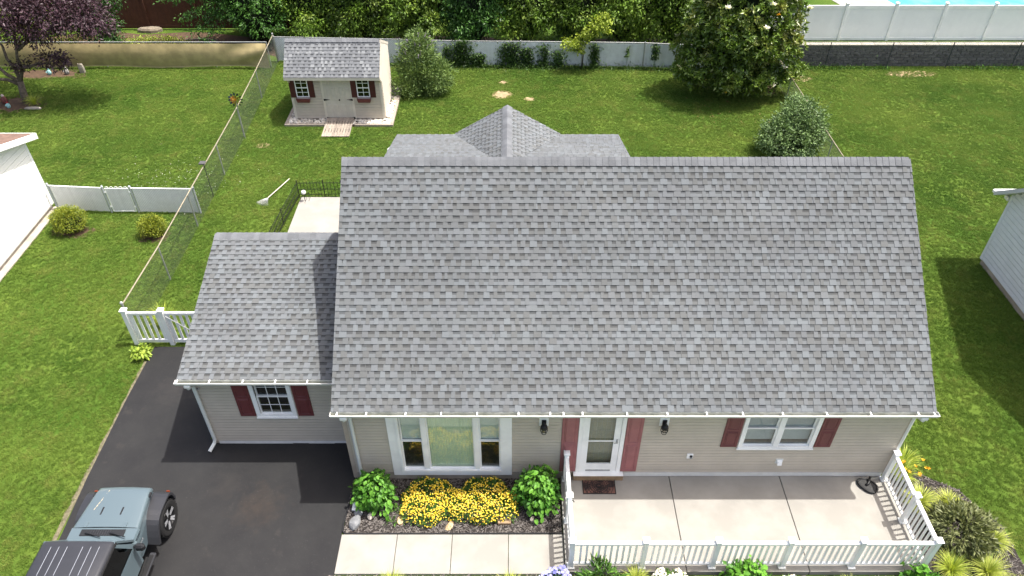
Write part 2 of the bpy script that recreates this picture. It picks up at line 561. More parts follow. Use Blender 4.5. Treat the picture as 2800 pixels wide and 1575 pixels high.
# ---------------------------------------------------------------- grass (stuff)
tuft_col = bpy.data.collections.new('grass_tufts')
for k in range(4):
    nb = 15
    V = []; F = []
    for b in range(nb):
        a = RNG.uniform(0, 2 * math.pi); r = RNG.uniform(0, 0.055)
        h = RNG.uniform(0.025, 0.055); lean = RNG.uniform(0.012, 0.045); w = RNG.uniform(0.0025, 0.0045)
        x, y = r * math.cos(a), r * math.sin(a); d = RNG.uniform(0, 2 * math.pi)
        ux, uy = math.cos(d), math.sin(d)
        n = len(V)
        V += [(x - uy * w, y + ux * w, 0), (x + uy * w, y - ux * w, 0),
              (x + ux * lean * .4 + uy * w * .8, y + uy * lean * .4 - ux * w * .8, h * .65), (x + ux * lean * .4 - uy * w * .8, y + uy * lean * .4 + ux * w * .8, h * .65),
              (x + ux * lean, y + uy * lean, h)]
        F += [(n, n + 1, n + 2, n + 3), (n + 3, n + 2, n + 4)]
    me = bpy.data.meshes.new('grass_tuft'); me.from_pydata(V, [], F); me.materials.append(GRASS)
    tuft_col.objects.link(bpy.data.objects.new('grass_tuft', me))


def grass(name, x0, x1, y0, y1, dens, label):
    n = int((x1 - x0) * (y1 - y0) * dens)
    px = RNG.uniform(x0, x1, n); py = RNG.uniform(y0, y1, n)
    # leave out what the camera cannot reach on either side
    dep = (py + 10.69) * 0.762 + 15.1 * 0.648
    k = np.abs(px - 3.69) < dep * 0.72 + 1.5
    for q in NOGRASS:
        k &= ~in_poly(px, py, q)
    px, py = px[k], py[k]
    me = bpy.data.meshes.new(name)
    me.vertices.add(len(px))
    me.vertices.foreach_set('co', np.stack([px, py, np.full(len(px), 0.0)], 1).astype(np.float32).ravel())
    o = bpy.data.objects.new(name, me); COL.objects.link(o)
    ng = bpy.data.node_groups.new(name, 'GeometryNodeTree')
    ng.interface.new_socket('Geometry', in_out='INPUT', socket_type='NodeSocketGeometry')
    ng.interface.new_socket('Geometry', in_out='OUTPUT', socket_type='NodeSocketGeometry')
    gi = ng.nodes.new('NodeGroupInput'); go = ng.nodes.new('NodeGroupOutput')
    ip = ng.nodes.new('GeometryNodeInstanceOnPoints'); ci = ng.nodes.new('GeometryNodeCollectionInfo')
    ci.inputs['Collection'].default_value = tuft_col
    ci.inputs['Separate Children'].default_value = True; ci.inputs['Reset Children'].default_value = True
    ip.inputs['Pick Instance'].default_value = True
    rr = ng.nodes.new('FunctionNodeRandomValue'); rr.data_type = 'FLOAT_VECTOR'
    rr.inputs['Min'].default_value = (-0.1, -0.1, 0); rr.inputs['Max'].default_value = (0.1, 0.1, 6.283)
    rs = ng.nodes.new('FunctionNodeRandomValue'); rs.data_type = 'FLOAT'
    rs.inputs[2].default_value = 0.7; rs.inputs[3].default_value = 1.35
    ng.links.new(gi.outputs[0], ip.inputs['Points']); ng.links.new(ci.outputs[0], ip.inputs['Instance'])
    ng.links.new(rr.outputs['Value'], ip.inputs['Rotation']); ng.links.new(rs.outputs[1], ip.inputs['Scale'])
    ng.links.new(ip.outputs[0], go.inputs[0])
    md = o.modifiers.new('tufts', 'NODES'); md.node_group = ng
    return tag(o, label, 'grass', kind='stuff')


GD = 330
grass('grass', -22, -6.9, -4, 24.0, GD, 'green mown lawn of the yard left of the chain-link fence')
grass('grass', -6.9, 15.6, -4, 23.6, GD, 'green mown lawn around the grey-roofed house and shed')
grass('grass', 15.6, 31, -4, 23.4, GD, 'green mown lawn of the yard on the right below the block wall')
# ================================================================ SHINGLES
PAL = [lin(c) for c in ((109, 113, 116), (107, 110, 112), (104, 107, 109), (100, 102, 102), (112, 117, 120), (102, 105, 106), (108, 112, 114), (105, 109, 111))]
PAL_SHED = [lin(c) for c in ((115, 118, 121), (111, 114, 117), (107, 110, 113), (131, 134, 136), (113, 116, 119), (109, 112, 115), (122, 125, 127))]
EXPO = 0.1429


def shingle_geo(L, rng, pal=PAL, gap=(0.08, 0.16), x_off=0.0, full=False):
    """one laminated shingle: a backing strip with raised tabs; x along the course, y up the slope, z out"""
    V = []; F = []; C = []
    z0, z1, top = 0.018, 0.001, EXPO + 0.04

    def quad(a, b, c, d, col):
        n = len(V); V.extend((a, b, c, d)); F.append((n, n + 1, n + 2, n + 3)); C.extend((col,) * 4)
    base = pal[rng.integers(len(pal))]
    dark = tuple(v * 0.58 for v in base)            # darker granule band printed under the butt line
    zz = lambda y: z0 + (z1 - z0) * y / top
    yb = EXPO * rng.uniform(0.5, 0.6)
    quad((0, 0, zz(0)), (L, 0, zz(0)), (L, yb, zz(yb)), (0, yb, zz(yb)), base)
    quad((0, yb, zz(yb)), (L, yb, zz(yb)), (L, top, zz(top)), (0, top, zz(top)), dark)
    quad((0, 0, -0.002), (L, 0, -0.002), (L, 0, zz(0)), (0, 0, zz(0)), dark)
    x = -rng.uniform(0, 0.12)
    t = 0.008
    while x < L:
        w = rng.uniform(0.085, 0.17)
        a, b = max(0, x), min(L, x + w)
        if b - a > 0.015:
            s = 0.008
            col = pal[rng.integers(len(pal))]
            e = tuple(v * 0.55 for v in col)  # tab edges coloured darker to deepen the shadow line at the butts
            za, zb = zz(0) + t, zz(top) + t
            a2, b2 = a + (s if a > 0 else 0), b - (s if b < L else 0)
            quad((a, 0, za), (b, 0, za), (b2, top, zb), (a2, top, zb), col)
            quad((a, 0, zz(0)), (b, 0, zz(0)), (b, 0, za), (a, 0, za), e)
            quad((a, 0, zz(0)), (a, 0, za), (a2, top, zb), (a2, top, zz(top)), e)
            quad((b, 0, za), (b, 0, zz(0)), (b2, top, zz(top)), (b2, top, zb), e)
        x += w + rng.uniform(*gap)
    return np.array(V) + np.array((x_off, 0, 0)), np.array(F), np.array(C)


def shingle_mesh(L, rng, **k):
    V, F, C = shingle_geo(L, rng, **k)
    me = bpy.data.meshes.new('shingle'); me.from_pydata(V.tolist(), [], F.tolist())
    a = me.attributes.new('col', 'FLOAT_COLOR', 'POINT')
    a.data.foreach_set('color', np.concatenate([C, np.ones((len(C), 1))], 1).astype(np.float32).ravel())
    me.materials.append(SHINGLE)
    return me


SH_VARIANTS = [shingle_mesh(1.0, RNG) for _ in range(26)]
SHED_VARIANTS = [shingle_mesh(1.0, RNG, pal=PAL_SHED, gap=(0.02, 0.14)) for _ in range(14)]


def roof_field(roof, x0, x1, y0, z0, phi, courses, n_parts, variants, pal, clips=None, gap=(0.06, 0.15), rz=0.0, origin=None, v_start=0.0):
    """lay courses from the eave up; the lowest n_parts courses are single shingles, the rest one joined mesh"""
    c, s = math.cos(phi), math.sin(phi)
    rest = [[], [], []]; nv = 0
    for k in range(courses):
        v = v_start + k * EXPO + RNG.uniform(-0.002, 0.002)
        x = x0 - RNG.uniform(0.05, 0.95)
        while x < x1:
            a, b = max(x, x0), min(x + 1.0, x1)
            if b - a > 0.03:
                if k < n_parts:
                    me = variants[RNG.integers(len(variants))] if b - a > 0.999 else shingle_mesh(b - a, RNG, pal=pal, gap=gap)
                    inst('shingle', me, roof, (a, y0 + v * c, z0 + v * s), (phi, 0, 0))
                else:
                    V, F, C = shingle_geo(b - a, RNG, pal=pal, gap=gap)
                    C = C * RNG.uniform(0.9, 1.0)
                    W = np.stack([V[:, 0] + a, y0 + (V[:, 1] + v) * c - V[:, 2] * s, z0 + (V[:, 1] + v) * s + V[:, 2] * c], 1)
                    rest[0].append(W); rest[1].append(F + nv); rest[2].append(C); nv += len(W)
            x += 1.0
    if rest[0]:
        o = np_mesh('upper_shingles', np.concatenate(rest[0]), np.concatenate(rest[1]), SHINGLE, colors=np.concatenate(rest[2]), parent=roof, kind='stuff')
        return o


def ridge_caps(roof, p0, p1, w, drop, pitch=EXPO, mat_=RIDGE, name='ridge_cap'):
    """folded cap pieces from p0 to p1; w half width across, drop = how far the sides fall"""
    p0, p1 = Vector(p0), Vector(p1)
    d = (p1 - p0).normalized(); L = (p1 - p0).length
    side = d.cross(Vector((0, 0, 1))).normalized()
    b = MB()
    l = pitch + 0.03
    for y, lift in ((0, 0.016), (l, 0.004)):
        pass
    rows = []
    for y, lift in ((0, 0.018), (l, 0.005)):
        rows.append([(-w, y, -drop + lift), (-w * .35, y, -drop * .3 + lift), (0, y, lift), (w * .35, y, -drop * .3 + lift), (w, y, -drop + lift)])
    b.grid(rows)
    b.grid([[(x, 0, z - 0.012) for x, _, z in rows[0]], rows[0]])
    me = b.mesh(name, mat_)
    rz = math.atan2(d.y, d.x) - math.pi / 2
    for k in range(int(L / pitch)):
        q = p0 + d * (k * pitch)
        inst(name, me, roof, tuple(q), (0, 0, rz))


# ================================================================ THE HOUSE
house = thing('house', 'tan-sided house with grey shingle roofs, burgundy shutters and white front door', 'house', (6.2, 4.0, 0))
OS, OF = 0.134, 0.35
XL, XR = -0.06, 12.49
EZ, RY, RZ = 2.885, 4.017, 6.438
PH = math.atan2(RZ - EZ, RY + OF)
TANM = (RZ - EZ) / (RY + OF)


def rows_cut(z0, z1, x0, x1, expo, openings):
    """siding courses as (x0,x1,z0,z1) with the openings left out"""
    out = []
    n = max(1, round((z1 - z0) / expo)); e = (z1 - z0) / n
    for k in range(n):
        a, b = z0 + k * e, z0 + (k + 1) * e
        segs = [(x0, x1)]
        for ox0, ox1, oz0, oz1 in openings:
            if min(b, oz1) - max(a, oz0) > 0.01:
                new = []
                for s0, s1 in segs:
                    if ox1 <= s0 or ox0 >= s1: new.append((s0, s1))
                    else:
                        if ox0 > s0: new.append((s0, ox0))
                        if ox1 < s1: new.append((ox1, s1))
                segs = new
        out += [(s0, s1, a, b) for s0, s1 in segs]
    return out


def siding(wall, rows, y, m, axis='x', face=-1):
    """clapboards on a wall at y (axis x) or x (axis y); face = outward sign"""
    for s0, s1, a, b in rows:
        prof = [(y, a + 0.014), (y + face * 0.020, a + 0.014), (y + face * 0.024, a + 0.022), (y + face * 0.015, b), (y, b)]
        bb = MB()
        if axis == 'x': bb.loft([[(s, p[0], p[1]) for p in prof] for s in (s0, s1)])
        else: bb.loft([[(p[0], s, p[1]) for p in prof] for s in (s0, s1)])
        bb.obj('siding_board', m, wall)


# openings: x0,x1,z0,z1 of the glazed holes
OPEN_BAY = (0.98, 3.62, 0.30, 2.42)
OPEN_DOOR = (5.27, 6.20, 0.30, 2.42)
OPEN_WIN = (8.90, 10.49, 1.28, 2.45)
wall = MB()
for a, b in ((XL, OPEN_BAY[0]), (OPEN_BAY[1], OPEN_DOOR[0]), (OPEN_DOOR[1], OPEN_WIN[0]), (OPEN_WIN[1], XR)):
    wall.box(a, 0.0, 0.02, b, 0.14, 2.86)
for o_ in (OPEN_BAY, OPEN_DOOR, OPEN_WIN):
    wall.box(o_[0], 0.0, 0.02, o_[1], 0.14, o_[2]); wall.box(o_[0], 0.0, o_[3], o_[1], 0.14, 2.86)
front = wall.obj('front_wall', SIDING_TRIM, house)
siding(front, rows_cut(0.29, 2.83, XL + 0.09, XR - 0.02, 0.1016, [OPEN_BAY, OPEN_DOOR, OPEN_WIN]), 0.0, SIDING)
box(XL - 0.012, -0.022, 0.10, XL + 0.088, 0.1, 2.83).obj('corner_trim', SIDING_TRIM, house)
box(XR - 0.02, -0.022, 0.29, XR + 0.012, 0.1, 2.83).obj('corner_trim', SIDING_TRIM, house)
sill = MB()
x = 6.33
while x < XR - 0.05:                                    # painted base strip, a little chipped
    w = random.uniform(0.5, 1.4)
    b = min(x + w, XR - 0.03)
    sill.box(x, -0.028 - random.uniform(0, 0.004), 0.165 + random.choice((0, 0, 0.006)), b, 0.0, 0.289)
    x = b
sill.obj('base_strip', WHITE_ALU, house)
box(XL + 0.09, -0.02, 0.05, 5.1, 0.0, 0.289).obj('foundation', CONCRETE_OLD, house)
# other walls of the main block
gp = [(0.0, 0.02), (8.03, 0.02), (8.03, 2.86), (RY, RZ - 0.28), (0.0, 2.86)]
MB().prism_axis([(p[0] + (0.141 if i in (0, 4) else 0), p[1]) for i, p in enumerate(gp)], XL, XL + 0.12, 'x').obj('gable_wall', SIDING, house)
MB().prism_axis([(p[0] + (0.141 if i in (0, 4) else 0), p[1]) for i, p in enumerate(gp)], XR - 0.12, XR, 'x').obj('gable_wall', SIDING, house)
box(XL + 0.121, 7.9, 0.02, XR - 0.121, 8.03, 2.86).obj('rear_wall', SIDING, house)
box(XL + 0.13, 0.15, 0.05, XR - 0.13, 7.89, 0.12).obj('floor', WOOD_GREY, house)
box(XL + 0.13, 0.15, 2.55, XR - 0.13, 7.89, 2.62).obj('ceiling', ROOM, house)

# main roof: deck, rakes, shingles
dk = MB()
x0, x1 = -OS, XR + 0.17
n_ = (-math.sin(PH) * 0.012, -math.cos(PH) * 0.012)
def deck(x0, x1, ye, ze, yr, zr, yb, zb, th=0.14):
    return MB().prism_axis([(ye, ze), (yr, zr), (yb, zb), (yb, zb - th), (yr, zr - th - 0.03), (ye, ze - th)], x0, x1, 'x')
roof = deck(x0 + 0.012, x1 - 0.012, -OF + 0.02, EZ - 0.012, RY, RZ - 0.03, 8.38, EZ - 0.012).obj('main_roof', WHITE_ALU, house)
SL = math.hypot(RZ - EZ, RY + OF)
NC = int((SL - 0.10) / EXPO) + 1
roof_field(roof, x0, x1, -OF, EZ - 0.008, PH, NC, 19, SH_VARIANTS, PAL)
# back slope, out of sight of the front: plain sheet of the same shingle colour
BACK = M('rear_shingles', (106, 110, 112), 0.9, 0.12, 4, 0.14, 200)
MB().add([(x0, RY, RZ - 0.012), (x1, RY, RZ - 0.012), (x1, 8.39, EZ), (x0, 8.39, EZ)], [(0, 1, 2, 3)]).obj('rear_slope', BACK, roof)
ridge_caps(roof, (x0, RY, RZ + 0.012), (x1, RY, RZ + 0.012), 0.17, 0.13)
for xx in (x0, x1):
    MB().add([(xx, -OF, EZ + 0.004), (xx, RY, RZ - 0.005), (xx, RY, RZ - 0.2), (xx, -OF, EZ - 0.18)], [(0, 1, 2, 3)]).obj('rake_board', WHITE_ALU, roof)


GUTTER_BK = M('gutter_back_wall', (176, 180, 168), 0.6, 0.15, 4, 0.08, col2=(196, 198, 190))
def gutter(parent, x0, x1, y, z, hangers, drop=0.095, w=0.125):
    """open K-style gutter running along x; y = back edge, z = top"""
    prof = [(y, z), (y, z - drop), (y - w * .7, z - drop), (y - w * .82, z - drop * .45), (y - w, z - 0.012), (y - w, z), (y - w + 0.016, z),
            (y - w + 0.016, z - 0.016), (y - w * .8, z - drop * .5), (y - w * .68, z - drop + 0.006), (y - 0.006, z - drop + 0.006), (y - 0.006, z)]
    g = MB().loft([[(a, p[0], p[1]) for p in prof] for a in (x0, x1)]).obj('gutter', WHITE_ALU, parent)
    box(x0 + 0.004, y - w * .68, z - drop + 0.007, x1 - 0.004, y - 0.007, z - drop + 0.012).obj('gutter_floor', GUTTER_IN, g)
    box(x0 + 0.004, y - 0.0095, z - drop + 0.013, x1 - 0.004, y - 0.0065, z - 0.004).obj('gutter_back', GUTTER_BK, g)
    for a in (x0, x1):
        MB().loft([[(a + s, p[0], p[1]) for p in prof[:6]] for s in (-0.003, 0.003)]).obj('end_cap', WHITE_ALU, g)
    for h in hangers:
        box(h - 0.014, y - w + 0.004, z - 0.012, h + 0.014, y + 0.005, z + 0.004).obj('gutter_hanger', WHITE, g)
    return g


G_Y, G_Z = -OF - 0.005, EZ - 0.005
HANG = [0.0, 0.62, 1.45, 2.2, 2.96, 3.83, 4.5, 4.78, 5.18, 6.12, 6.97, 7.8, 8.56, 9.4, 10.33, 11.26, 12.26, 12.6]
gutter(house, x0 - 0.01, x1 + 0.03, G_Y, G_Z, HANG)
box(x0 + 0.03, -OF + 0.03, EZ - 0.17, x1 - 0.03, 0.02, EZ - 0.155).obj('soffit', WHITE, house)

DSP = M('white_downspout', (214, 218, 214), 0.42, 0.05, 5, 0.03)
def downspout(parent, pts, w=0.075, d=0.06):
    b = MB()
    rings = []
    for p in pts:
        x, y, z = p
        rings.append([(x - w / 2, y - d / 2, z), (x + w / 2, y - d / 2, z), (x + w / 2, y + d / 2, z), (x - w / 2, y + d / 2, z)])
    b.loft(rings)
    return b.obj('downspout', DSP, parent)

def spout_path(parent, pts, r=0.042):
    return MB().tube(pts, r, 6).obj('downspout', DSP, parent)

spout_path(house, [(0.12, -0.42, 2.79), (0.12, -0.40, 2.66), (0.14, -0.08, 2.45), (0.14, -0.065, 2.3), (0.14, -0.065, 0.22), (0.12, -0.12, 0.13), (0.10, -0.34, 0.10)])
spout_path(house, [(12.42, -0.42, 2.79), (12.43, -0.40, 2.66), (12.54, -0.04, 2.40), (12.54, 0.0, 2.25), (12.54, 0.0, 0.2)], 0.045)
for px in (0.12, 12.42):
    MB().cb(px, -0.415, 2.745, 0.16, 0.11, 0.09, 0.02).obj('gutter_outlet', DSP, house)

# ---------------------------------------------------------------- garage wing
gar_y, gx = 1.057, -3.73
OPEN_G = (-2.33, -1.56, 1.16, 2.35)
gw = MB()
gw.box(gx, gar_y, 0.03, OPEN_G[0], gar_y + 0.12, 2.6); gw.box(OPEN_G[1], gar_y, 0.03, XL - 0.002, gar_y + 0.12, 2.6)
gw.box(OPEN_G[0], gar_y, 0.03, OPEN_G[1], gar_y + 0.12, OPEN_G[2]); gw.box(OPEN_G[0], gar_y, OPEN_G[3], OPEN_G[1], gar_y + 0.12, 2.6)
gwall = gw.obj('garage_front_wall', SIDING_TRIM, house)
siding(gwall, rows_cut(0.125, 2.56, gx + 0.03, XL - 0.02, 0.1016, [OPEN_G]), gar_y, SIDING)
box(gx - 0.012, gar_y - 0.022, 0.1, gx + 0.06, gar_y + 0.1, 2.56).obj('corner_trim', SIDING_TRIM, house)
st = MB(); x = gx + 0.12
while x < XL - 0.05:
    b = min(x + random.uniform(0.3, 0.9), XL - 0.02)
    st.box(x, gar_y - 0.02, 0.02 + random.uniform(0, 0.022), b, gar_y, 0.124)
    x = b
st.obj('base_strip', WHITE_ALU, house)
MB().prism_axis([(gar_y + 0.121, 0.03), (4.55, 0.03), (4.55, 3.62), (gar_y + 0.121, 2.6)], gx, gx + 0.12, 'x').obj('garage_side_wall', SIDING, house)
box(gx + 0.121, 4.43, 0.03, XL - 0.01, 4.55, 3.6).obj('garage_rear_wall', SIDING, house)
GE_Y, GE_Z, GR_Y, GR_Z = 0.783, 2.644, 4.648, 3.828
GPH = math.atan2(GR_Z - GE_Z, GR_Y - GE_Y)
g0, g1 = -3.85, XL - 0.004
groof = MB().prism_axis([(GE_Y + 0.02, GE_Z - 0.012), (GR_Y, GR_Z - 0.03), (GR_Y + 0.1, GR_Z - 0.04), (GR_Y + 0.1, GR_Z - 0.17), (GR_Y, GR_Z - 0.16), (GE_Y + 0.02, GE_Z - 0.13)], g0 + 0.012, g1, 'x').obj('garage_roof', WHITE_ALU, house)
NG = int((math.hypot(GR_Y - GE_Y, GR_Z - GE_Z) - 0.06) / EXPO) + 1
roof_field(groof, g0, g1, GE_Y, GE_Z - 0.008, GPH, NG, 9, SH_VARIANTS, PAL)
ridge_caps(groof, (g0, GR_Y, GR_Z + 0.010), (g1, GR_Y, GR_Z + 0.010), 0.16, 0.06)
MB().add([(g0, GE_Y, GE_Z + 0.004), (g0, GR_Y, GR_Z - 0.005), (g0, GR_Y, GR_Z - 0.18), (g0, GE_Y, GE_Z - 0.16)], [(0, 1, 2, 3)]).obj('rake_board', WHITE_ALU, groof)
gutter(house, g0 - 0.03, g1, GE_Y - 0.005, GE_Z - 0.005, [-3.83, -3.1, -2.35, -1.62, -0.9, -0.2])
box(g0 + 0.03, GE_Y + 0.03, GE_Z - 0.15, g1, gar_y + 0.02, GE_Z - 0.135).obj('soffit', WHITE, house)
MB().cb(-3.62, GE_Y - 0.07, 2.50, 0.15, 0.11, 0.08, 0.02).obj('gutter_outlet', DSP, house)
spout_path(house, [(-3.62, GE_Y - 0.07, 2.53), (-3.62, GE_Y - 0.06, 2.42), (-3.66, gar_y - 0.09, 2.25), (-3.67, gar_y - 0.065, 2.1), (-3.67, gar_y - 0.065, 0.24), (-3.69, gar_y - 0.11, 0.15), (-3.77, gar_y - 0.30, 0.07)], 0.045)
MB().tube([(-3.63, gar_y - 0.03, 2.06), (-3.58, gar_y - 0.07, 2.08), (-3.56, gar_y - 0.03, 2.1)], 0.018, 6).obj('cable_clamp', GALV, house)
MB().cb(-0.02 - 0.12, 0.45, 1.62, 0.16, 0.14, 0.18, 0.04).obj('wall_vent', DSP, house)
MB().tube([(XL - 0.05, 0.4, 0.15), (XL - 0.05, 0.4, 1.5)], 0.03, 6).obj('conduit', DSP, house)

# ---------------------------------------------------------------- rear addition with cross gable
AE_Y, AE_Z, AX0, AX1, ASL = 12.05, 2.6, -0.22, 7.31, 0.27
APH = math.atan(ASL)
def low_z(y): return AE_Z + (AE_Y - y) * ASL
aroof = MB().prism_axis([(7.1, low_z(7.1) - 0.01), (AE_Y, AE_Z - 0.01), (AE_Y, AE_Z - 0.14), (7.1, low_z(7.1) - 0.14)], AX0 + 0.01, AX1 - 0.01, 'x').obj('rear_roof', WHITE_ALU, house)
box(AX0 + 0.3, 8.05, 0.05, AX1 - 0.3, 11.7, 2.5).obj('rear_addition_wall', SIDING, house)


def field_clip(parent, M4, wid, length, clips, name='shingle_field'):
    """joined shingle courses on a tilted plane (x along eave, y up), cut by planes in local coordinates"""
    Vs = []; Fs = []; Cs = []; nv = 0
    for k in range(int(length / EXPO) + 1):
        x = -RNG.uniform(0, 0.9)
        while x < wid:
            a, b = max(0, x), min(wid, x + 1)
            if b - a > 0.03:
                V, F, C = shingle_geo(b - a, RNG)
                V = V + np.array((a, k * EXPO, 0)); C = C * RNG.uniform(0.95, 1.08)
                Vs.append(V); Fs.append(F + nv); Cs.append(C); nv += len(V)
            x += 1
    me = bpy.data.meshes.new(name); me.from_pydata(np.concatenate(Vs).tolist(), [], np.concatenate(Fs).tolist())
    a = me.attributes.new('col', 'FLOAT_COLOR', 'POINT')
    C = np.concatenate(Cs); a.data.foreach_set('color', np.concatenate([C, np.ones((len(C), 1))], 1).astype(np.float32).ravel())
    me.materials.append(SHINGLE)
    bm = bmesh.new(); bm.from_mesh(me)
    for co, no in clips:
        bmesh.ops.bisect_plane(bm, geom=bm.verts[:] + bm.edges[:] + bm.faces[:], plane_co=co, plane_no=no, clear_outer=True)
    bm.to_mesh(me); bm.free()
    o = bpy.data.objects.new(name, me); COL.objects.link(o); o.matrix_basis = M4
    par(o, parent); o['kind'] = 'stuff'
    return o


# low slope faces the back: local x = -X, local y runs up towards the house
ex = Vector((-1, 0, 0)); ev = Vector((0, -math.cos(APH), math.sin(APH))); en = ex.cross(ev)
def frame(o, ex, ev, en):
    m = Matrix(((ex.x, ev.x, en.x, o[0]), (ex.y, ev.y, en.y, o[1]), (ex.z, ev.z, en.z, o[2]), (0, 0, 0, 1)))
    return m
field_clip(aroof, frame((AX1, AE_Y + 0.01, AE_Z - 0.004), ex, ev, en), AX1 - AX0, 5.0, [])
box(AX0, AE_Y + 0.012, AE_Z - 0.15, AX1, AE_Y + 0.06, AE_Z - 0.035).obj('gutter', WHITE, house)
# cross gable: ridge along y at GXC
GXC, GZR, GHW = 3.54, 3.63, 1.78
gs = (GZR - AE_Z) / GHW; gph = math.atan(gs); gy_end = AE_Y - (GZR - AE_Z) / ASL
cross = MB().add([(GXC - GHW, AE_Y + 0.08, AE_Z - 0.02), (GXC, AE_Y + 0.08, GZR - 0.02), (GXC + GHW, AE_Y + 0.08, AE_Z - 0.02), (GXC, gy_end, GZR - 0.02)],
                 [(0, 1, 3), (1, 2, 3), (0, 2, 1)]).obj('cross_gable', WHITE_ALU, aroof)
slw = GHW / math.cos(gph)
cross_fields = []
for sgn in (-1, 1):
    # eave line runs along y at x = GXC + sgn*GHW; up-slope towards the ridge
    exg = Vector((0, -sgn * -1.0, 0)) if False else Vector((0, -1, 0)) if sgn < 0 else Vector((0, 1, 0))
    evg = Vector((-sgn * math.cos(gph), 0, math.sin(gph)))
    eng = exg.cross(evg)
    oy = AE_Y + 0.1 if sgn < 0 else gy_end - 0.1
    m4 = frame((GXC + sgn * GHW, oy, AE_Z - 0.004), exg, evg, eng)
    wid = AE_Y + 0.1 - (gy_end - 0.1)
    # cut at the ridge and along the valley (vertical plane through the valley line)
    va = Vector((GXC + sgn * GHW, AE_Y, 0)); vb = Vector((GXC, gy_end, 0))
    vd = (vb - va); pn = Vector((vd.y, -vd.x, 0)).normalized()
    if pn.dot(Vector((GXC, AE_Y, 0)) - va) > 0: pn = -pn
    mi = m4.inverted()
    lco = mi @ Vector((va.x, va.y, AE_Z)); lno = mi.to_3x3() @ pn
    field_clip(aroof, m4, wid, slw - 0.05, [(tuple(lco), tuple(lno)), ((0, slw, 0), (0, 1, 0))])
    valley = MB().tube([(va.x, va.y, AE_Z + 0.012), (vb.x, vb.y, GZR + 0.012)], 0.008, 5).obj('valley_line', BLACK_PL, aroof)
ridge_caps(aroof, (GXC, AE_Y + 0.1, GZR + 0.018), (GXC, gy_end, GZR + 0.018), 0.15, 0.085)
spout_path(house, [(-0.36, 10.9, 0.3), (-0.36, 10.9, 2.55), (-0.33, 10.9, 2.68), (-0.25, 10.9, 2.74)], 0.075)
# ================================================================ WINDOWS, DOOR, SHUTTERS
def frame_rect(x0, x1, z0, z1, wl, wr, wb, wt, y0, y1):
    b = MB()
    b.box(x0, y0, z0, x0 + wl, y1, z1); b.box(x1 - wr, y0, z0, x1, y1, z1)
    b.box(x0 + wl, y0, z0, x1 - wr, y1, z0 + wb); b.box(x0 + wl, y0, z1 - wt, x1 - wr, y1, z1)
    return b


DARKROOM = M('dark_room', (38, 38, 36), 0.95, 0.2, 4)
CURTAIN = M('pale_curtain', (246, 247, 238), 0.9, 0.03, 14, 0.04)


def sash(win, x0, x1, z0, z1, y, nx=1, nz=1, glass=None, fw=0.035):
    s = frame_rect(x0, x1, z0, z1, fw, fw, fw, fw, y - 0.012, y + 0.02).obj('sash', WHITE, win)
    gx0, gx1, gz0, gz1 = x0 + fw, x1 - fw, z0 + fw, z1 - fw
    for i in range(1, nx):
        xm = gx0 + (gx1 - gx0) * i / nx
        box(xm - 0.008, y - 0.008, gz0, xm + 0.008, y + 0.0005, gz1).obj('muntin', WHITE, win)
    for i in range(1, nz):
        zm = gz0 + (gz1 - gz0) * i / nz
        box(gx0, y - 0.0075, zm - 0.008, gx1, y + 0.0003, zm + 0.008).obj('muntin', WHITE, win)
    box(gx0, y + 0.004, gz0, gx1, y + 0.008, gz1).obj('pane', glass or GLASS, win)
    return s


def dh_window(win, x0, x1, z0, z1, y, nx=1, nz=1, glass=None, mid=0.5):
    zm = z0 + (z1 - z0) * mid
    sash(win, x0, x1, zm - 0.02, z1, y + 0.045, nx, nz, glass)
    sash(win, x0, x1, z0, zm + 0.02, y + 0.012, nx, nz, glass)


def backing(win, x0, x1, z0, z1, y, m):
    box(x0, y, z0, x1, y + 0.01, z1).obj('room_backing', m, win)


def blinds(win, x0, x1, z0, z1, y):
    n = int((z1 - z0) / 0.042)
    for k in range(n):
        z = z0 + k * 0.042
        MB().add([(x0, y - 0.018, z), (x1, y - 0.018, z), (x1, y + 0.016, z + 0.02), (x0, y + 0.016, z + 0.02)], [(0, 1, 2, 3)]).obj('blind_slat', WHITE_ALU, win)


# garage window, six panes over six
w = frame_rect(-2.43, -1.46, 1.06, 2.45, 0.10, 0.10, 0.10, 0.10, gar_y - 0.05, gar_y + 0.03).obj('window', WHITE, house, label='garage window with white grid between dark red shutters')
box(-2.44, gar_y - 0.075, 1.045, -1.45, gar_y - 0.051, 1.09).obj('sill', WHITE, w)
dh_window(w, -2.33, -1.56, 1.16, 2.35, gar_y, 3, 2, mid=0.5)
backing(w, -2.5, -1.4, 1.0, 2.5, gar_y + 0.5, DARKROOM)
# right twin window with blinds
w = frame_rect(8.84, 10.55, 1.22, 2.5, 0.09, 0.09, 0.09, 0.09, -0.05, 0.03).obj('window', WHITE, house, label='twin white window with blinds right of the door')
box(9.635, -0.04, 1.31, 9.755, 0.06, 2.41).obj('mullion', WHITE, w)
box(8.82, -0.07, 1.205, 10.57, -0.051, 1.25).obj('sill', WHITE, w)
for a, b in ((8.93, 9.635), (9.755, 10.46)):
    dh_window(w, a, b, 1.31, 2.41, 0.0, mid=0.52)
    blinds(w, a + 0.02, b - 0.02, 1.44, 2.4, 0.085)
backing(w, 8.8, 10.6, 1.1, 2.6, 0.6, DARKROOM)
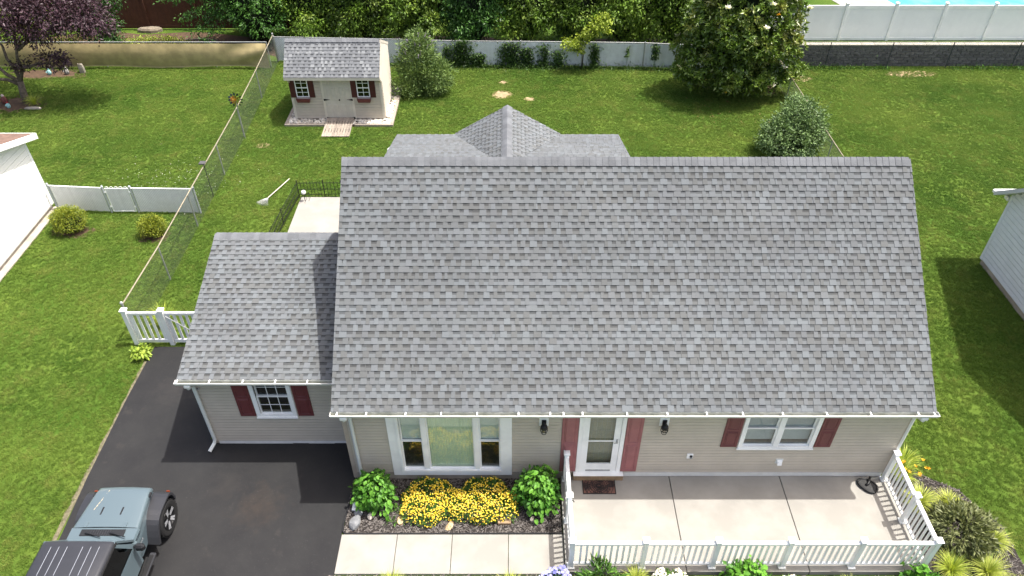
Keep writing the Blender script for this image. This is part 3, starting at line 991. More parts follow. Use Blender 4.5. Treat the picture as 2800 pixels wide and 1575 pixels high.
# picture window
w = frame_rect(0.905, 3.69, 0.225, 2.52, 0.20, 0.20, 0.14, 0.12, -0.045, 0.03).obj('picture_window', WHITE, house, label='wide white picture window with two side sashes')
frame_rect(1.105, 3.49, 0.365, 2.40, 0.06, 0.06, 0.08, 0.06, -0.075, 0.02).obj('inner_frame', WHITE, w)
for a, b in ((1.665, 1.775), (2.835, 2.95)):
    box(a, -0.05, 0.445, b, 0.06, 2.34).obj('mullion', WHITE, w)
for a, b in ((1.165, 1.665), (2.95, 3.43)):
    dh_window(w, a, b, 0.445, 2.34, 0.005, glass=GLASS, mid=0.52)
    box(a + 0.03, 0.085, 1.44, b - 0.03, 0.095, 2.34).obj('shade', CURTAIN, w)
sash(w, 1.775, 2.835, 0.445, 2.34, 0.02, glass=GLASS_BAY, fw=0.03)
cu = MB()
cu.grid([[(1.7 + i * 0.02, 0.075 + 0.004 * math.sin(i * 1.9), z) for i in range(62)] for z in (0.35, 2.4)])
cu.obj('curtain', CURTAIN, w)
backing(w, 0.9, 3.7, 0.2, 2.5, 0.9, DARKROOM)


def shutter(x0, x1, z0, z1, y, m, label):
    s = MB().cb((x0 + x1) / 2, y - 0.03, (z0 + z1) / 2, x1 - x0, 0.03, z1 - z0, 0.006).obj('shutter', m, house, label=label)
    zm = (z0 + z1) / 2
    for a, b in ((z0 + 0.07, zm - 0.035), (zm + 0.035, z1 - 0.07)):
        # raised field inside a sunk moulding
        p = MB(); i0, i1 = x0 + 0.055, x1 - 0.055
        yf = y - 0.0455
        p.loft([[(i0, yf, a), (i1, yf, a), (i1, yf, b), (i0, yf, b)],
                [(i0 + 0.012, yf - 0.010, a + 0.012), (i1 - 0.012, yf - 0.010, a + 0.012), (i1 - 0.012, yf - 0.010, b - 0.012), (i0 + 0.012, yf - 0.010, b - 0.012)],
                [(i0 + 0.022, yf - 0.001, a + 0.022), (i1 - 0.022, yf - 0.001, a + 0.022), (i1 - 0.022, yf - 0.001, b - 0.022), (i0 + 0.022, yf - 0.001, b - 0.022)],
                [(i0 + 0.05, yf - 0.012, a + 0.05), (i1 - 0.05, yf - 0.012, a + 0.05), (i1 - 0.05, yf - 0.012, b - 0.05), (i0 + 0.05, yf - 0.012, b - 0.05)]])
        p.obj('panel', m, s)
    return s


shutter(-2.825, -2.455, 1.10, 2.42, gar_y, BURGUNDY, 'dark red shutter left of the garage window')
shutter(-1.435, -1.065, 1.11, 2.42, gar_y, BURGUNDY, 'dark red shutter right of the garage window')
shutter(4.81, 5.18, 0.36, 2.46, 0, BURG_PINK, 'faded red shutter left of the front door')
shutter(6.245, 6.615, 0.36, 2.46, 0, BURG_PINK, 'faded red shutter right of the front door')
shutter(8.44, 8.815, 1.28, 2.46, 0, BURGUNDY, 'dark red shutter left of the twin window')
shutter(10.575, 10.95, 1.275, 2.46, 0, BURGUNDY, 'dark red shutter right of the twin window')

# front door: casing, storm door, inner leaded panel
d = frame_rect(5.19, 6.23, 0.33, 2.52, 0.09, 0.09, 0.03, 0.09, -0.05, 0.03).obj('door_casing', WHITE, house)
leaf = frame_rect(5.285, 6.135, 0.365, 2.42, 0.14, 0.14, 0.27, 0.12, -0.03, 0.012).obj('storm_door', WHITE, d)
box(5.285, -0.034, 1.47, 6.135, -0.0302, 1.51).obj('crossbar', WHITE, d)
box(5.425, -0.005, 0.64, 5.995, 0.001, 2.30).obj('pane', GLASS, d)
LEAD = M('leaded_glass', (178, 166, 140), 0.35, 0.2, 6, 0.1, 60, col2=(150, 146, 128))
box(5.36, 0.075, 0.365, 6.06, 0.10, 2.42).obj('inner_door', LEAD, d)
for xm in (5.5, 5.6, 5.71, 5.82, 5.93):
    box(xm - 0.003, 0.068, 0.66, xm + 0.003, 0.0745, 2.3).obj('lead_came', GALV, d)
for zm in (0.9, 1.3, 1.75, 2.05):
    box(5.42, 0.066, zm - 0.003, 6.0, 0.0675, zm + 0.003).obj('lead_came', GALV, d)
MB().tube([(6.07, -0.04, 1.48), (6.07, -0.075, 1.48), (6.0, -0.08, 1.46)], 0.012, 6).obj('door_handle', GALV, d)
MB().cb(6.075, -0.037, 1.48, 0.035, 0.014, 0.16, 0.004).obj('handle_plate', GALV, d)
box(5.42, -0.046, 0.385, 6.0, -0.0306, 0.42).obj('kick_sweep', GALV, d)
TANWOOD = M('tan_threshold', (150, 126, 98), 0.8, 0.15, 8, 0.1, 70)
MB().cb(5.725, -0.075, 0.235, 1.18, 0.15, 0.185, 0.01).obj('door_step', TANWOOD, house)
box(5.14, -0.155, 0.329, 6.31, -0.03, 0.345).obj('threshold', WHITE, house)

# wall lanterns, outlet box, vent cover
for lx, side in ((4.40, 'left'), (7.06, 'right')):
    l = MB().cb(lx, -0.03, 2.16, 0.21, 0.03, 0.26, 0.008).obj('wall_lantern', WHITE, house, label='black caged wall lantern on the %s of the front door' % side)
    MB().cb(lx, -0.06, 2.17, 0.10, 0.03, 0.16, 0.01).obj('back_plate', BLACK, l)
    MB().lathe([(0.012, 0.11), (0.05, 0.10), (0.075, 0.05), (0.085, 0.0), (0.08, -0.01)], (lx, -0.14, 2.08), 14).obj('hood', BLACK, l, smooth=True)
    MB().tube([(lx, -0.07, 2.2), (lx, -0.12, 2.22), (lx, -0.14, 2.19)], 0.02, 8).obj('arm', BLACK, l)
    MB().lathe([(0.035, 0.0), (0.045, -0.05), (0.04, -0.12), (0.01, -0.14)], (lx, -0.14, 2.07), 12).obj('bulb_glass', glass_mat('lantern_glass', (220, 216, 200), 0.1), l, smooth=True)
    for k in range(6):
        a = k * math.pi / 3
        ca, sa = math.cos(a), math.sin(a)
        MB().tube([(lx + .08 * ca, -0.14 + .08 * sa, 2.07), (lx + .075 * ca, -0.14 + .075 * sa, 1.98), (lx + .05 * ca, -0.14 + .05 * sa, 1.91)], 0.006, 5).obj('cage_bar', BLACK, l)
    for r_, z_ in ((0.079, 2.01), (0.052, 1.91)):
        MB().tube([(lx + r_ * math.cos(t), -0.14 + r_ * math.sin(t), z_) for t in [k * math.pi / 8 for k in range(17)]], 0.007, 5).obj('cage_ring', BLACK, l)
ob = MB().cb(7.81, -0.025, 0.93, 0.145, 0.035, 0.16, 0.008).obj('outlet_box', WHITE, house)
MB().cb(7.83, -0.055, 0.95, 0.06, 0.03, 0.05, 0.006).obj('outlet_socket', BLACK_PL, ob)
MB().cb(7.84, -0.06, 0.89, 0.05, 0.035, 0.035, 0.006).obj('outlet_socket', GALV, ob)
vb = MB().cb(9.92, -0.02, 0.74, 0.17, 0.03, 0.17, 0.006).obj('vent_cover', DSP, house)
MB().loft([[(9.86, -0.036, 0.68), (9.98, -0.036, 0.68), (9.98, -0.036, 0.79), (9.86, -0.036, 0.79)], [(9.87, -0.11, 0.675), (9.97, -0.11, 0.675), (9.97, -0.075, 0.76), (9.87, -0.075, 0.76)]]).obj('vent_hood', WHITE, vb)

# ================================================================ PORCH RAILING
rail = thing('porch_railing', 'white vinyl porch railing with square posts and balusters', 'railing', (8.7, -2.33, 0.15))
ZP = 0.15
def post(x, y, h=1.0, s=0.105):
    p = MB().cb(x, y, ZP + h / 2, s, s, h, 0.006).obj('post', WHITE, rail)
    c = MB()
    c.loft([[(x - a, y - a, z), (x + a, y - a, z), (x + a, y + a, z), (x - a, y + a, z)] for a, z in ((0.066, ZP + h), (0.072, ZP + h + 0.012), (0.072, ZP + h + 0.032), (0.04, ZP + h + 0.05))])
    c.obj('post_cap', WHITE, p)
    MB().cb(x, y, ZP + 0.022, s + 0.055, s + 0.055, 0.04, 0.008).obj('base_trim', WHITE, p)
    return p
PX = [4.95, 6.47, 7.97, 9.47, 10.96, 12.5]
PY = [-0.12, -1.24, -2.33]
for px in PX: post(px, -2.33)
for px in (4.95, 12.5):
    for py in PY[:2]: post(px, py)
bal_me = MB().cb(0, 0, 0, 0.041, 0.041, 0.74, 0.004).mesh('baluster', WHITE)
def run(ax, a, b, fixed):
    lo, hi = a + 0.055, b - 0.055
    def bar(z0, z1, w, nm):
        if ax == 'x': MB().cb((lo + hi) / 2, fixed, (z0 + z1) / 2, hi - lo, w, z1 - z0, 0.006).obj(nm, WHITE, rail)
        else: MB().cb(fixed, (lo + hi) / 2, (z0 + z1) / 2, w, hi - lo, z1 - z0, 0.006).obj(nm, WHITE, rail)
    bar(ZP + 0.875, ZP + 0.935, 0.085, 'top_rail'); bar(ZP + 0.10, ZP + 0.15, 0.05, 'bottom_rail')
    n = round((hi - lo) / 0.123)
    for k in range(1, n):
        q = lo + (hi - lo) * k / n
        inst('baluster', bal_me, rail, (q, fixed, ZP + 0.51) if ax == 'x' else (fixed, q, ZP + 0.51))
for a, b in zip(PX[:-1], PX[1:]): run('x', a, b, -2.33)
for px in (4.95, 12.5):
    run('y', PY[1], PY[0], px); run('y', PY[2], PY[1], px)
MB().tube([(4.99, -1.28, 1.03), (5.03, -1.28, 1.02), (5.05, -1.31, 1.0)], 0.012, 6).obj('gate_latch', BLACK, rail)

# ================================================================ THINGS ON THE PORCH
mat_t = thing('doormat', 'black rubber doormat with round pattern before the front door', 'doormat', (5.735, -0.30, 0.152))
RUBBER = M('black_rubber', (24, 22, 22), 0.7, 0.1, 12)
MATRED = M('faded_red_backing', (150, 108, 96), 0.9, 0.4, 5, 0.1, col2=(58, 46, 44), lo=0.45, hi=0.6)
box(5.355, -0.523, 0.151, 6.12, -0.078, 0.156).obj('backing', MATRED, mat_t)
rim = frame_rect(5.35, 6.125, 0.0, 1.0, 0.02, 0.02, 0.02, 0.02, 0, 0)
b = MB(); b.box(5.35, -0.528, 0.1565, 6.125, -0.508, 0.166); b.box(5.35, -0.094, 0.1565, 6.125, -0.073, 0.166); b.box(5.35, -0.508, 0.1565, 5.37, -0.094, 0.166); b.box(6.105, -0.508, 0.1565, 6.125, -0.094, 0.166)
b.obj('rim', RUBBER, mat_t)
pat = MB(); cx, cy = 5.735, -0.30
def clampmat(p): return (min(max(p[0], 5.36), 6.115), min(max(p[1], -0.518), -0.084), p[2])
for r in (0.035, 0.07, 0.11, 0.155, 0.205, 0.265, 0.335, 0.41):
    pts = [(cx + r * math.cos(t), cy + r * math.sin(t), 0.160) for t in [2 * math.pi * k / 40 for k in range(41)]]
    for p, q in zip(pts[:-1], pts[1:]):
        if abs(p[1] - cy) < 0.215 and abs(q[1] - cy) < 0.215 and abs(p[0] - cx) < 0.375 and abs(q[0] - cx) < 0.375:
            pat.tube([p, q], 0.006, 4)
for k in range(24):
    t = 2 * math.pi * k / 24
    m_ = min(0.37 / max(1e-6, abs(math.cos(t))), 0.21 / max(1e-6, abs(math.sin(t))))
    pts = []
    for i in range(8):
        r = 0.035 + (min(m_, 0.42) - 0.035) * i / 7
        tt = t + r * 1.6
        x_, y_ = cx + r * math.cos(tt), cy + r * math.sin(tt)
        if abs(x_ - cx) < 0.375 and abs(y_ - cy) < 0.215: pts.append((x_, y_, 0.160))
    if len(pts) > 1: pat.tube(pts, 0.005, 4)
pat.obj('lattice', RUBBER, mat_t)

nt_ = thing('black_net_base', 'black rounded tray with mesh top and short black handle in the porch corner', 'porch item', (12.05, -0.30, 0.15))
def rtri(s, z):
    base = [(-0.19, 0.10), (-0.10, 0.17), (0.06, 0.14), (0.19, 0.02), (0.20, -0.10), (0.10, -0.20), (-0.04, -0.17), (-0.17, -0.02)]
    out = []
    n = len(base)
    for i in range(n):
        for j in range(4):
            p0, p1, p2, p3 = [Vector(base[(i + q - 1) % n]) for q in range(4)]
            t = j / 4
            v = 0.5 * ((2 * p1) + (-p0 + p2) * t + (2 * p0 - 5 * p1 + 4 * p2 - p3) * t * t + (-p0 + 3 * p1 - 3 * p2 + p3) * t ** 3)
            out.append((12.04 + v.x * s, -0.31 + v.y * s, z))
    return out
MB().tube(rtri(1, 0.20) + [rtri(1, 0.20)[0]], 0.026, 8).obj('rim', BLACK, nt_, smooth=True)
NETG = M('grey_netting', (66, 66, 65), 0.8, 0.15, 30, 0.3, 300)
MB().loft([rtri(0.98, 0.155), rtri(0.95, 0.205), rtri(0.5, 0.215)]).obj('top', NETG, nt_)
MB().tube([(11.99, -0.33, 0.225), (12.05, -0.30, 0.24), (12.08, -0.26, 0.25), (12.12, -0.18, 0.27), (12.14, -0.14, 0.29)], [0.03, 0.035, 0.03, 0.026, 0.03], 8).obj('handle', BLACK, nt_, smooth=True)

# ================================================================ SHED
shed = thing('garden_shed', 'small tan garden shed with grey shingles, double doors and red window boxes', 'shed', (-3.55, 19.2, 0.1))
sx0, sx1, sy0, sy1, sz0 = -5.43, -1.66, 18.0, 20.5, 0.10
S_TAN = M('shed_siding', (190, 180, 166), 0.6, 0.04, 3, 0.03)
S_TRIM_LIT_GABLE = M('shed_trim_lit_gable', (210, 202, 188), 0.55, 0.04, 3, 0.03)
S_DOOR = M('shed_door_paint', (196, 190, 177), 0.55, 0.04, 3, 0.03)
sw = MB().box(sx0, sy0, sz0, sx1, sy0 + 0.08, 2.02).obj('front_wall', S_TAN, shed)
siding(sw, rows_cut(sz0 + 0.02, 2.0, sx0 + 0.09, -4.15, 0.125, []) + rows_cut(sz0 + 0.02, 2.0, -2.86, sx1 - 0.06, 0.125, []), sy0, S_TAN)
prof = [(sy0 + 0.081, sz0), (sy1, sz0), (sy1, 2.30), (18.85, 3.12), (17.68, 2.05), (17.72, 1.98), (sy0 - 0.02, 1.72)]
for a, b, fs in ((sx0, sx0 + 0.07, -1), (sx1 - 0.07, sx1, 1)):
    g = MB().prism_axis(prof, a, b, 'x').obj('gable_wall', S_TAN, shed)
    rr = []
    z = sz0 + 0.02
    while z < 3.0:
        z2 = z + 0.125
        zz_ = z + 0.06
        f0 = sy0 + 0.1 if zz_ < 1.72 else sy0 - 0.02 - (min(zz_, 2.0) - 1.72) * 0.9 if zz_ < 2.05 else 17.68 + (zz_ - 2.05) / (3.12 - 2.05) * 1.17
        f1 = sy1 if zz_ < 2.30 else 18.85 + (3.12 - zz_) / (3.12 - 2.30) * 1.65
        if f1 - f0 > 0.15: rr.append((f0 + 0.03, f1 - 0.02, z, z2))
        z = z2
    siding(g, rr, b if fs > 0 else a, S_TRIM_LIT_GABLE if fs > 0 else S_TAN, 'y', fs)  # right gable boards painted in the paler trim tone, as sunlit
box(sx0 + 0.01, sy1, sz0, sx1 - 0.01, sy1 + 0.05, 2.3).obj('rear_wall', S_TAN, shed)
for a, b in ((sx0 - 0.01, sx0 + 0.09), (sx1 - 0.08, sx1 + 0.012)):
    box(a, sy0 - 0.024, sz0, b, sy0 + 0.002, 1.95).obj('corner_trim', S_TRIM_LIT_GABLE, shed)
S_EY, S_EZ, S_RY, S_RZ = 17.64, 2.10, 18.85, 3.20
SPH = math.atan2(S_RZ - S_EZ, S_RY - S_EY)
srx0, srx1 = sx0 - 0.06, sx1 + 0.03
sroof = MB().prism_axis([(S_EY + 0.02, S_EZ - 0.012), (S_RY, S_RZ - 0.025), (20.62, 2.36), (20.6, 2.29), (S_RY, S_RZ - 0.12), (S_EY + 0.03, S_EZ - 0.10)], srx0 + 0.01, srx1 - 0.01, 'x').obj('roof', S_TRIM_LIT_GABLE, shed)
roof_field(sroof, srx0, srx1, S_EY, S_EZ - 0.006, SPH, 11, 11, SHED_VARIANTS, PAL_SHED, gap=(0.02, 0.14))
MB().add([(srx0, S_RY, S_RZ - 0.008), (srx1, S_RY, S_RZ - 0.008), (srx1, 20.63, 2.375), (srx0, 20.63, 2.375)], [(0, 1, 2, 3)]).obj('rear_slope', BACK, sroof)
ridge_caps(sroof, (srx0, S_RY, S_RZ + 0.014), (srx1, S_RY, S_RZ + 0.014), 0.15, 0.10, pitch=0.21)
box(srx0, S_EY - 0.005, S_EZ - 0.13, srx1, S_EY + 0.019, S_EZ - 0.014).obj('fascia', S_TRIM_LIT_GABLE, shed)
for xx in (srx0 + 0.002, srx1 - 0.002):
    MB().add([(xx, S_EY, S_EZ - 0.01), (xx, S_RY, S_RZ - 0.012), (xx, 20.62, 2.36), (xx, 20.62, 2.25), (xx, S_RY, S_RZ - 0.14), (xx, S_EY, S_EZ - 0.13)], [(0, 1, 2, 3, 4, 5)]).obj('rake_board', S_TRIM_LIT_GABLE, sroof)
# doors
for a, b in ((-4.15, -4.06), (-2.95, -2.86)):
    box(a, sy0 - 0.035, sz0 + 0.01, b, sy0, 2.0).obj('door_trim', S_TRIM_LIT_GABLE, shed)
for x0_, x1_, hx in ((-4.055, -3.507, -1), (-3.503, -2.955, 1)):
    dd = box(x0_, sy0 - 0.03, sz0 + 0.03, x1_, sy0, 2.0).obj('door', S_DOOR, shed)
    for pz0, pz1 in ((0.2, 0.78), (0.92, 1.52), (1.62, 1.9)):
        for q in (0, 1):
            px0 = x0_ + 0.07 + q * 0.24; px1 = px0 + 0.18
            p = MB(); yf = sy0 - 0.0305
            p.loft([[(px0 + i, yf - o_, pz0 + i), (px1 - i, yf - o_, pz0 + i), (px1 - i, yf - o_, pz1 - i), (px0 + i, yf - o_, pz1 - i)] for i, o_ in ((0, 0), (0.012, 0.011), (0.028, 0.001), (0.045, 0.010))])
            p.obj('panel', S_DOOR, dd)
    xo = x0_ if hx < 0 else x1_
    for hz in (0.16, 0.98, 1.93):
        h_ = MB().add([(xo + hx * 0.05, sy0 - 0.05, hz - 0.05), (xo + hx * 0.05, sy0 - 0.05, hz + 0.05), (xo - hx * 0.03, sy0 - 0.045, hz + 0.03), (xo - hx * 0.2, sy0 - 0.042, hz + 0.006), (xo - hx * 0.2, sy0 - 0.042, hz - 0.006), (xo - hx * 0.03, sy0 - 0.045, hz - 0.03)], [(0, 1, 2, 3, 4, 5)])
        h_.obj('hinge', BLACK, dd)
    if hx > 0:
        MB().lathe([(0.0, -0.05), (0.03, -0.045), (0.03, -0.02), (0.012, 0.0)], (x0_ + 0.05, sy0 - 0.03, 0.98), 8, 'y').obj('door_knob', BLACK, dd)
# shed windows with shutters and flower boxes
for wx in (-4.93, -2.42):
    sd = 'left' if wx < -4 else 'right'
    w = frame_rect(wx - 0.26, wx + 0.26, 1.10, 1.92, 0.035, 0.035, 0.035, 0.035, sy0 - 0.05, sy0 - 0.012).obj('window', WHITE, shed, label='%s shed window with white grid' % sd)
    box(wx - 0.225, sy0 - 0.03, 1.135, wx + 0.225, sy0 - 0.025, 1.885).obj('pane', glass_mat('shed_glass', (40, 44, 44), 0.02), w)
    box(wx - 0.225, sy0 - 0.022, 1.135, wx + 0.225, sy0 - 0.0165, 1.885).obj('dark_backing', DARKROOM, w)
    box(wx - 0.225, sy0 - 0.047, 1.49, wx + 0.225, sy0 - 0.031, 1.53).obj('meeting_rail', WHITE, w)
    box(wx - 0.01, sy0 - 0.044, 1.135, wx + 0.01, sy0 - 0.0305, 1.885).obj('muntin', WHITE, w)
    for zm in (1.31, 1.71): box(wx - 0.225, sy0 - 0.042, zm - 0.009, wx + 0.225, sy0 - 0.0308, zm + 0.009).obj('muntin', WHITE, w)
    for s in (-1, 1):
        a = wx + s * 0.27; b_ = wx + s * 0.50
        sh_ = box(min(a, b_), sy0 - 0.045, 1.08, max(a, b_), sy0 - 0.016, 1.92).obj('shutter', BURG_DARK, shed)
        for z0_ in (1.14, 1.40, 1.66): box(min(a, b_) + 0.03, sy0 - 0.052, z0_, max(a, b_) - 0.03, sy0 - 0.0455, z0_ + 0.2).obj('shutter_board', BURG_DARK, sh_)
    fb = MB()
    fb.loft([[(wx - 0.25, sy0 - 0.02, 0.90), (wx + 0.25, sy0 - 0.02, 0.90), (wx + 0.25, sy0 - 0.15, 0.90), (wx - 0.25, sy0 - 0.15, 0.90)],
             [(wx - 0.28, sy0 - 0.02, 1.07), (wx + 0.28, sy0 - 0.02, 1.07), (wx + 0.28, sy0 - 0.2, 1.07), (wx - 0.28, sy0 - 0.2, 1.07)]], cap=False)
    fb.box(wx - 0.26, sy0 - 0.17, 1.0, wx + 0.26, sy0 - 0.03, 1.02)
    fb.obj('flower_box', BURGUNDY, shed)

# ramp of grey boards with slots
shed_ramp = thing('shed_ramp', 'weathered wooden ramp leading up to the shed doors', 'ramp', (-3.52, 17.3, 0.0))
for k in range(11):
    x0_ = -4.09 + k * 0.104
    b = MB(); b.loft([[(x0_, 16.57, 0.03), (x0_ + 0.096, 16.57, 0.03), (x0_ + 0.096, 16.57, 0.055), (x0_, 16.57, 0.055)],
                      [(x0_, 17.99, 0.15 + random.uniform(0, .01)), (x0_ + 0.096, 17.99, 0.15), (x0_ + 0.096, 17.99, 0.175), (x0_, 17.99, 0.175)]])
    b.obj('plank', WOOD_GREY, shed_ramp)
bk = M('dark_gap', (40, 36, 32), 0.9)
sl = MB()
for y_ in (16.85, 17.42):
    for k in range(9):
        xs = -4.0 + k * 0.12 + random.uniform(-0.02, 0.02); z_ = 0.056 + (y_ - 16.57) / 1.42 * 0.12
        sl.add([(xs, y_, z_ + 0.004), (xs + 0.02, y_, z_ + 0.004), (xs + 0.02, y_ + 0.28, z_ + 0.028), (xs, y_ + 0.28, z_ + 0.028)], [(0, 1, 2, 3)])
sl.obj('slot_shade_strips', bk, shed_ramp, kind='stuff')  # dark strips laid on the planks, painted as shaded slots

# timber border and river stones
border = thing('timber_border', 'grey timber border framing the white stones around the shed', 'border', (-3.53, 17.5, 0))
for a in ((-5.80, 17.46, -4.12, 17.58), (-2.88, 17.44, -1.27, 17.56), (-1.39, 17.57, -1.27, 21.2), (-5.80, 17.59, -5.68, 21.2)):
    MB().cb((a[0] + a[2]) / 2, (a[1] + a[3]) / 2, 0.055, a[2] - a[0], a[3] - a[1], 0.11, 0.008).obj('timber', WOOD_GREY, border)
sheet('stone_bed', GRAVEL_BED, 0.02, SOIL_DK)
def stones(name, n, poly, size, z, label, m, keepout=None):
    xs = [p[0] for p in poly]; ys = [p[1] for p in poly]
    px = RNG.uniform(min(xs), max(xs), n * 4); py = RNG.uniform(min(ys), max(ys), n * 4)
    k = in_poly(px, py, poly)
    if keepout is not None: k &= ~in_poly(px, py, keepout)
    px, py = px[k][:n], py[k][:n]; n = len(px)
    bm = bmesh.new(); bmesh.ops.create_icosphere(bm, subdivisions=1, radius=1.0)
    bv = np.array([v.co[:] for v in bm.verts]); bf = np.array([[v.index for v in f.verts] for f in bm.faces]); bm.free()
    nv = len(bv); V = np.zeros((n, nv, 3)); var = np.repeat(RNG.random(n), nv)
    for i in range(n):
        s = RNG.uniform(*size) * np.array((RNG.uniform(.8, 1.4), RNG.uniform(.7, 1.1), RNG.uniform(.45, .8)))
        a = RNG.uniform(0, 6.28); q = bv * (1 + RNG.uniform(-.12, .12, (nv, 1))) * s
        V[i, :, 0] = px[i] + q[:, 0] * math.cos(a) - q[:, 1] * math.sin(a)
        V[i, :, 1] = py[i] + q[:, 0] * math.sin(a) + q[:, 1] * math.cos(a)
        V[i, :, 2] = z + s[2] * 0.6 + q[:, 2] + RNG.uniform(0, .03)
    F = (np.arange(n)[:, None, None] * nv + bf[None]).reshape(-1, 3)
    return tag(np_mesh(name, V.reshape(-1, 3), F, m, var=var), label, 'stones', kind='stuff')
STONEV = leaf_mat('river_stones', (158, 150, 136), (232, 226, 214), 0.7, 0.0, 0.3)
stones('river_stones', 1500, [(-5.67, 17.58), (-1.4, 17.57), (-1.4, 21.1), (-5.67, 21.1)], (0.035, 0.075), 0.03, 'white rounded stones around the shed', STONEV,
       [(-5.45, 18.0), (-1.64, 18.0), (-1.64, 20.6), (-5.45, 20.6)])
# ================================================================ FENCES
WIRE = M('fence_wire', (96, 104, 98), 0.5, 0.1, 9, metal=0.3)
WIRE_W = M('white_coated_wire', (172, 178, 180), 0.5, 0.06, 9)


def wires(p0, p1, z0, z1, step=0.075, r=0.0022, m=None, parent=None, off=(0, 0)):
    """diamond mesh between two posts: two families of slanted wires"""
    p0 = Vector((p0[0] + off[0], p0[1] + off[1], 0)); p1 = Vector((p1[0] + off[0], p1[1] + off[1], 0))
    L = (p1 - p0).length; d = (p1 - p0) / L; H = z1 - z0
    nrm = Vector((-d.y, d.x, 0))
    segs = []
    for s in (1, -1):
        t = -H
        while t < L:
            a, b = (t, t + H)
            u0, u1 = max(a, 0), min(b, L)
            if u1 > u0:
                za, zb = u0 - a, u1 - a
                if s < 0: za, zb = H - za, H - zb
                segs.append((u0, z0 + za, u1, z0 + zb))
            t += step
    V = []; F = []
    for u0, za, u1, zb in segs:
        a = p0 + d * u0; a.z = za; b = p0 + d * u1; b.z = zb
        e = (b - a).normalized(); q = e.cross(nrm)
        ring = [nrm * r, (q * .87 - nrm * .5) * r, (-q * .87 - nrm * .5) * r]
        n = len(V)
        V += [tuple(a + k) for k in ring] + [tuple(b + k) for k in ring]
        F += [(n + i, n + (i + 1) % 3, n + 3 + (i + 1) % 3, n + 3 + i) for i in range(3)]
    o = np_mesh('chain_link_mesh', V, F, m or WIRE, parent=parent)
    return o


def fpost(parent, x, y, h, r=0.026, m=None, cap=True, z=0.0):
    p = MB().tube([(x, y, z - 0.05), (x, y, z + h)], r, 8).obj('post', m or GALV, parent)
    if cap: MB().lathe([(r * 1.25, 0), (r * 1.25, 0.03), (r * .6, 0.06), (0.004, 0.07)], (x, y, z + h - 0.005), 8).obj('post_cap', m or GALV, p)
    return p


# long galvanised fence on the left boundary
f = thing('chain_link_fence', 'long galvanised chain-link fence running along the left boundary', 'fence', (-7.2, 14.5, 0))
FY = [4.82, 7.47, 10.36, 13.69, 16.63, 20.1, 24.0]
FX = [-7.13, -7.09, -7.15, -7.20, -7.26, -7.42, -7.64]
for i, (x, y) in enumerate(zip(FX, FY)): fpost(f, x, y, 1.30 if i not in (0, 6) else 1.36, 0.024 if i not in (0, 6) else 0.035, cap=i in (0, 6))
MB().tube([(x, y, 1.305) for x, y in zip(FX, FY)], 0.021, 8).obj('top_rail', RAIL, f)
for i in range(6):
    wires((FX[i], FY[i]), (FX[i + 1], FY[i + 1]), 0.03, 1.29, parent=f, r=0.0018, off=(0.03, 0))

# white slatted chain-link with gate, left neighbour
SLATV = M('white_slats', (240, 241, 240), 0.55, 0.04, 6, 0.03, rnd=0.06)
def slat_panel(parent, p0, p1, z0, z1, m=None):
    p0 = Vector((*p0, 0)); p1 = Vector((*p1, 0)); L = (p1 - p0).length; d = (p1 - p0) / L
    n = max(1, int(L / 0.09)); st = L / n
    for k in range(n):
        a = p0 + d * (k * st + 0.0008); b = p0 + d * ((k + 1) * st - 0.0008)
        nn = Vector((-d.y, d.x, 0)) * 0.004
        j = random.uniform(0, 0.03)
        MB().loft([[tuple(a - nn), tuple(b - nn), tuple(b + nn), tuple(a + nn)] for zz in (0,)] and
                  [[(q.x, q.y, zz) for q in (a - nn, b - nn, b + nn, a + nn)] for zz in (z0 + j, z1 - random.uniform(0, 0.015))]).obj('slat', m or SLATV, parent)

f = thing('slatted_gate_fence', 'white slatted chain-link fence with gate beside the white house', 'fence', (-9.9, 11.2, 0))
PTS = [(-12.42, 11.36), (-10.45, 11.2), (-9.5, 11.2), (-7.29, 11.14)]
for i, (x, y) in enumerate(PTS): fpost(f, x, y, 1.06, 0.035, WIRE_W)
for a, b in ((0, 1), (2, 3)):
    pa, pb = PTS[a], PTS[b]
    MB().tube([(*pa, 1.02), (*pb, 1.02)], 0.022, 8).obj('top_rail', WHITE, f)
    slat_panel(f, (pa[0] + .06, pa[1]), (pb[0] - .06, pb[1]), 0.03, 1.0)
    wires(pa, pb, 0.03, 1.01, 0.085, 0.0022, WIRE_W, f, (0, -0.02)); wires(pa, pb, 0.03, 1.01, 0.085, 0.0022, WIRE_W, f, (0, 0.02))
gt = MB()
ga, gb = (-10.37, 11.2), (-9.58, 11.2)
for q in (ga, gb): gt.tube([(*q, 0.06), (*q, 1.0)], 0.02, 8)
gt.tube([(*ga, 1.0), (*gb, 1.0)], 0.02, 8); gt.tube([(*ga, 0.06), (*gb, 0.06)], 0.02, 8)
gate = gt.obj('gate_frame', WHITE, f)
slat_panel(gate, (ga[0] + .03, ga[1]), (gb[0] - .03, gb[1]), 0.08, 0.98)
wires(ga, gb, 0.07, 0.99, 0.085, 0.0022, WIRE_W, gate, (0, -0.02))
sc = MB()
for k, x in enumerate(np.linspace(-10.3, -9.65, 5)):
    sc.tube([(x + 0.05 * math.cos(t), 11.2, 1.04 + 0.035 * math.sin(t)) for t in np.linspace(0, 6.28, 10)], 0.008, 5)
sc.obj('scroll', WHITE, gate)
for x in (-10.41, -9.54):
    for z in (0.25, 0.85): MB().cb(x, 11.2, z, 0.1, 0.06, 0.05, 0.008).obj('hinge', WHITE, gate)

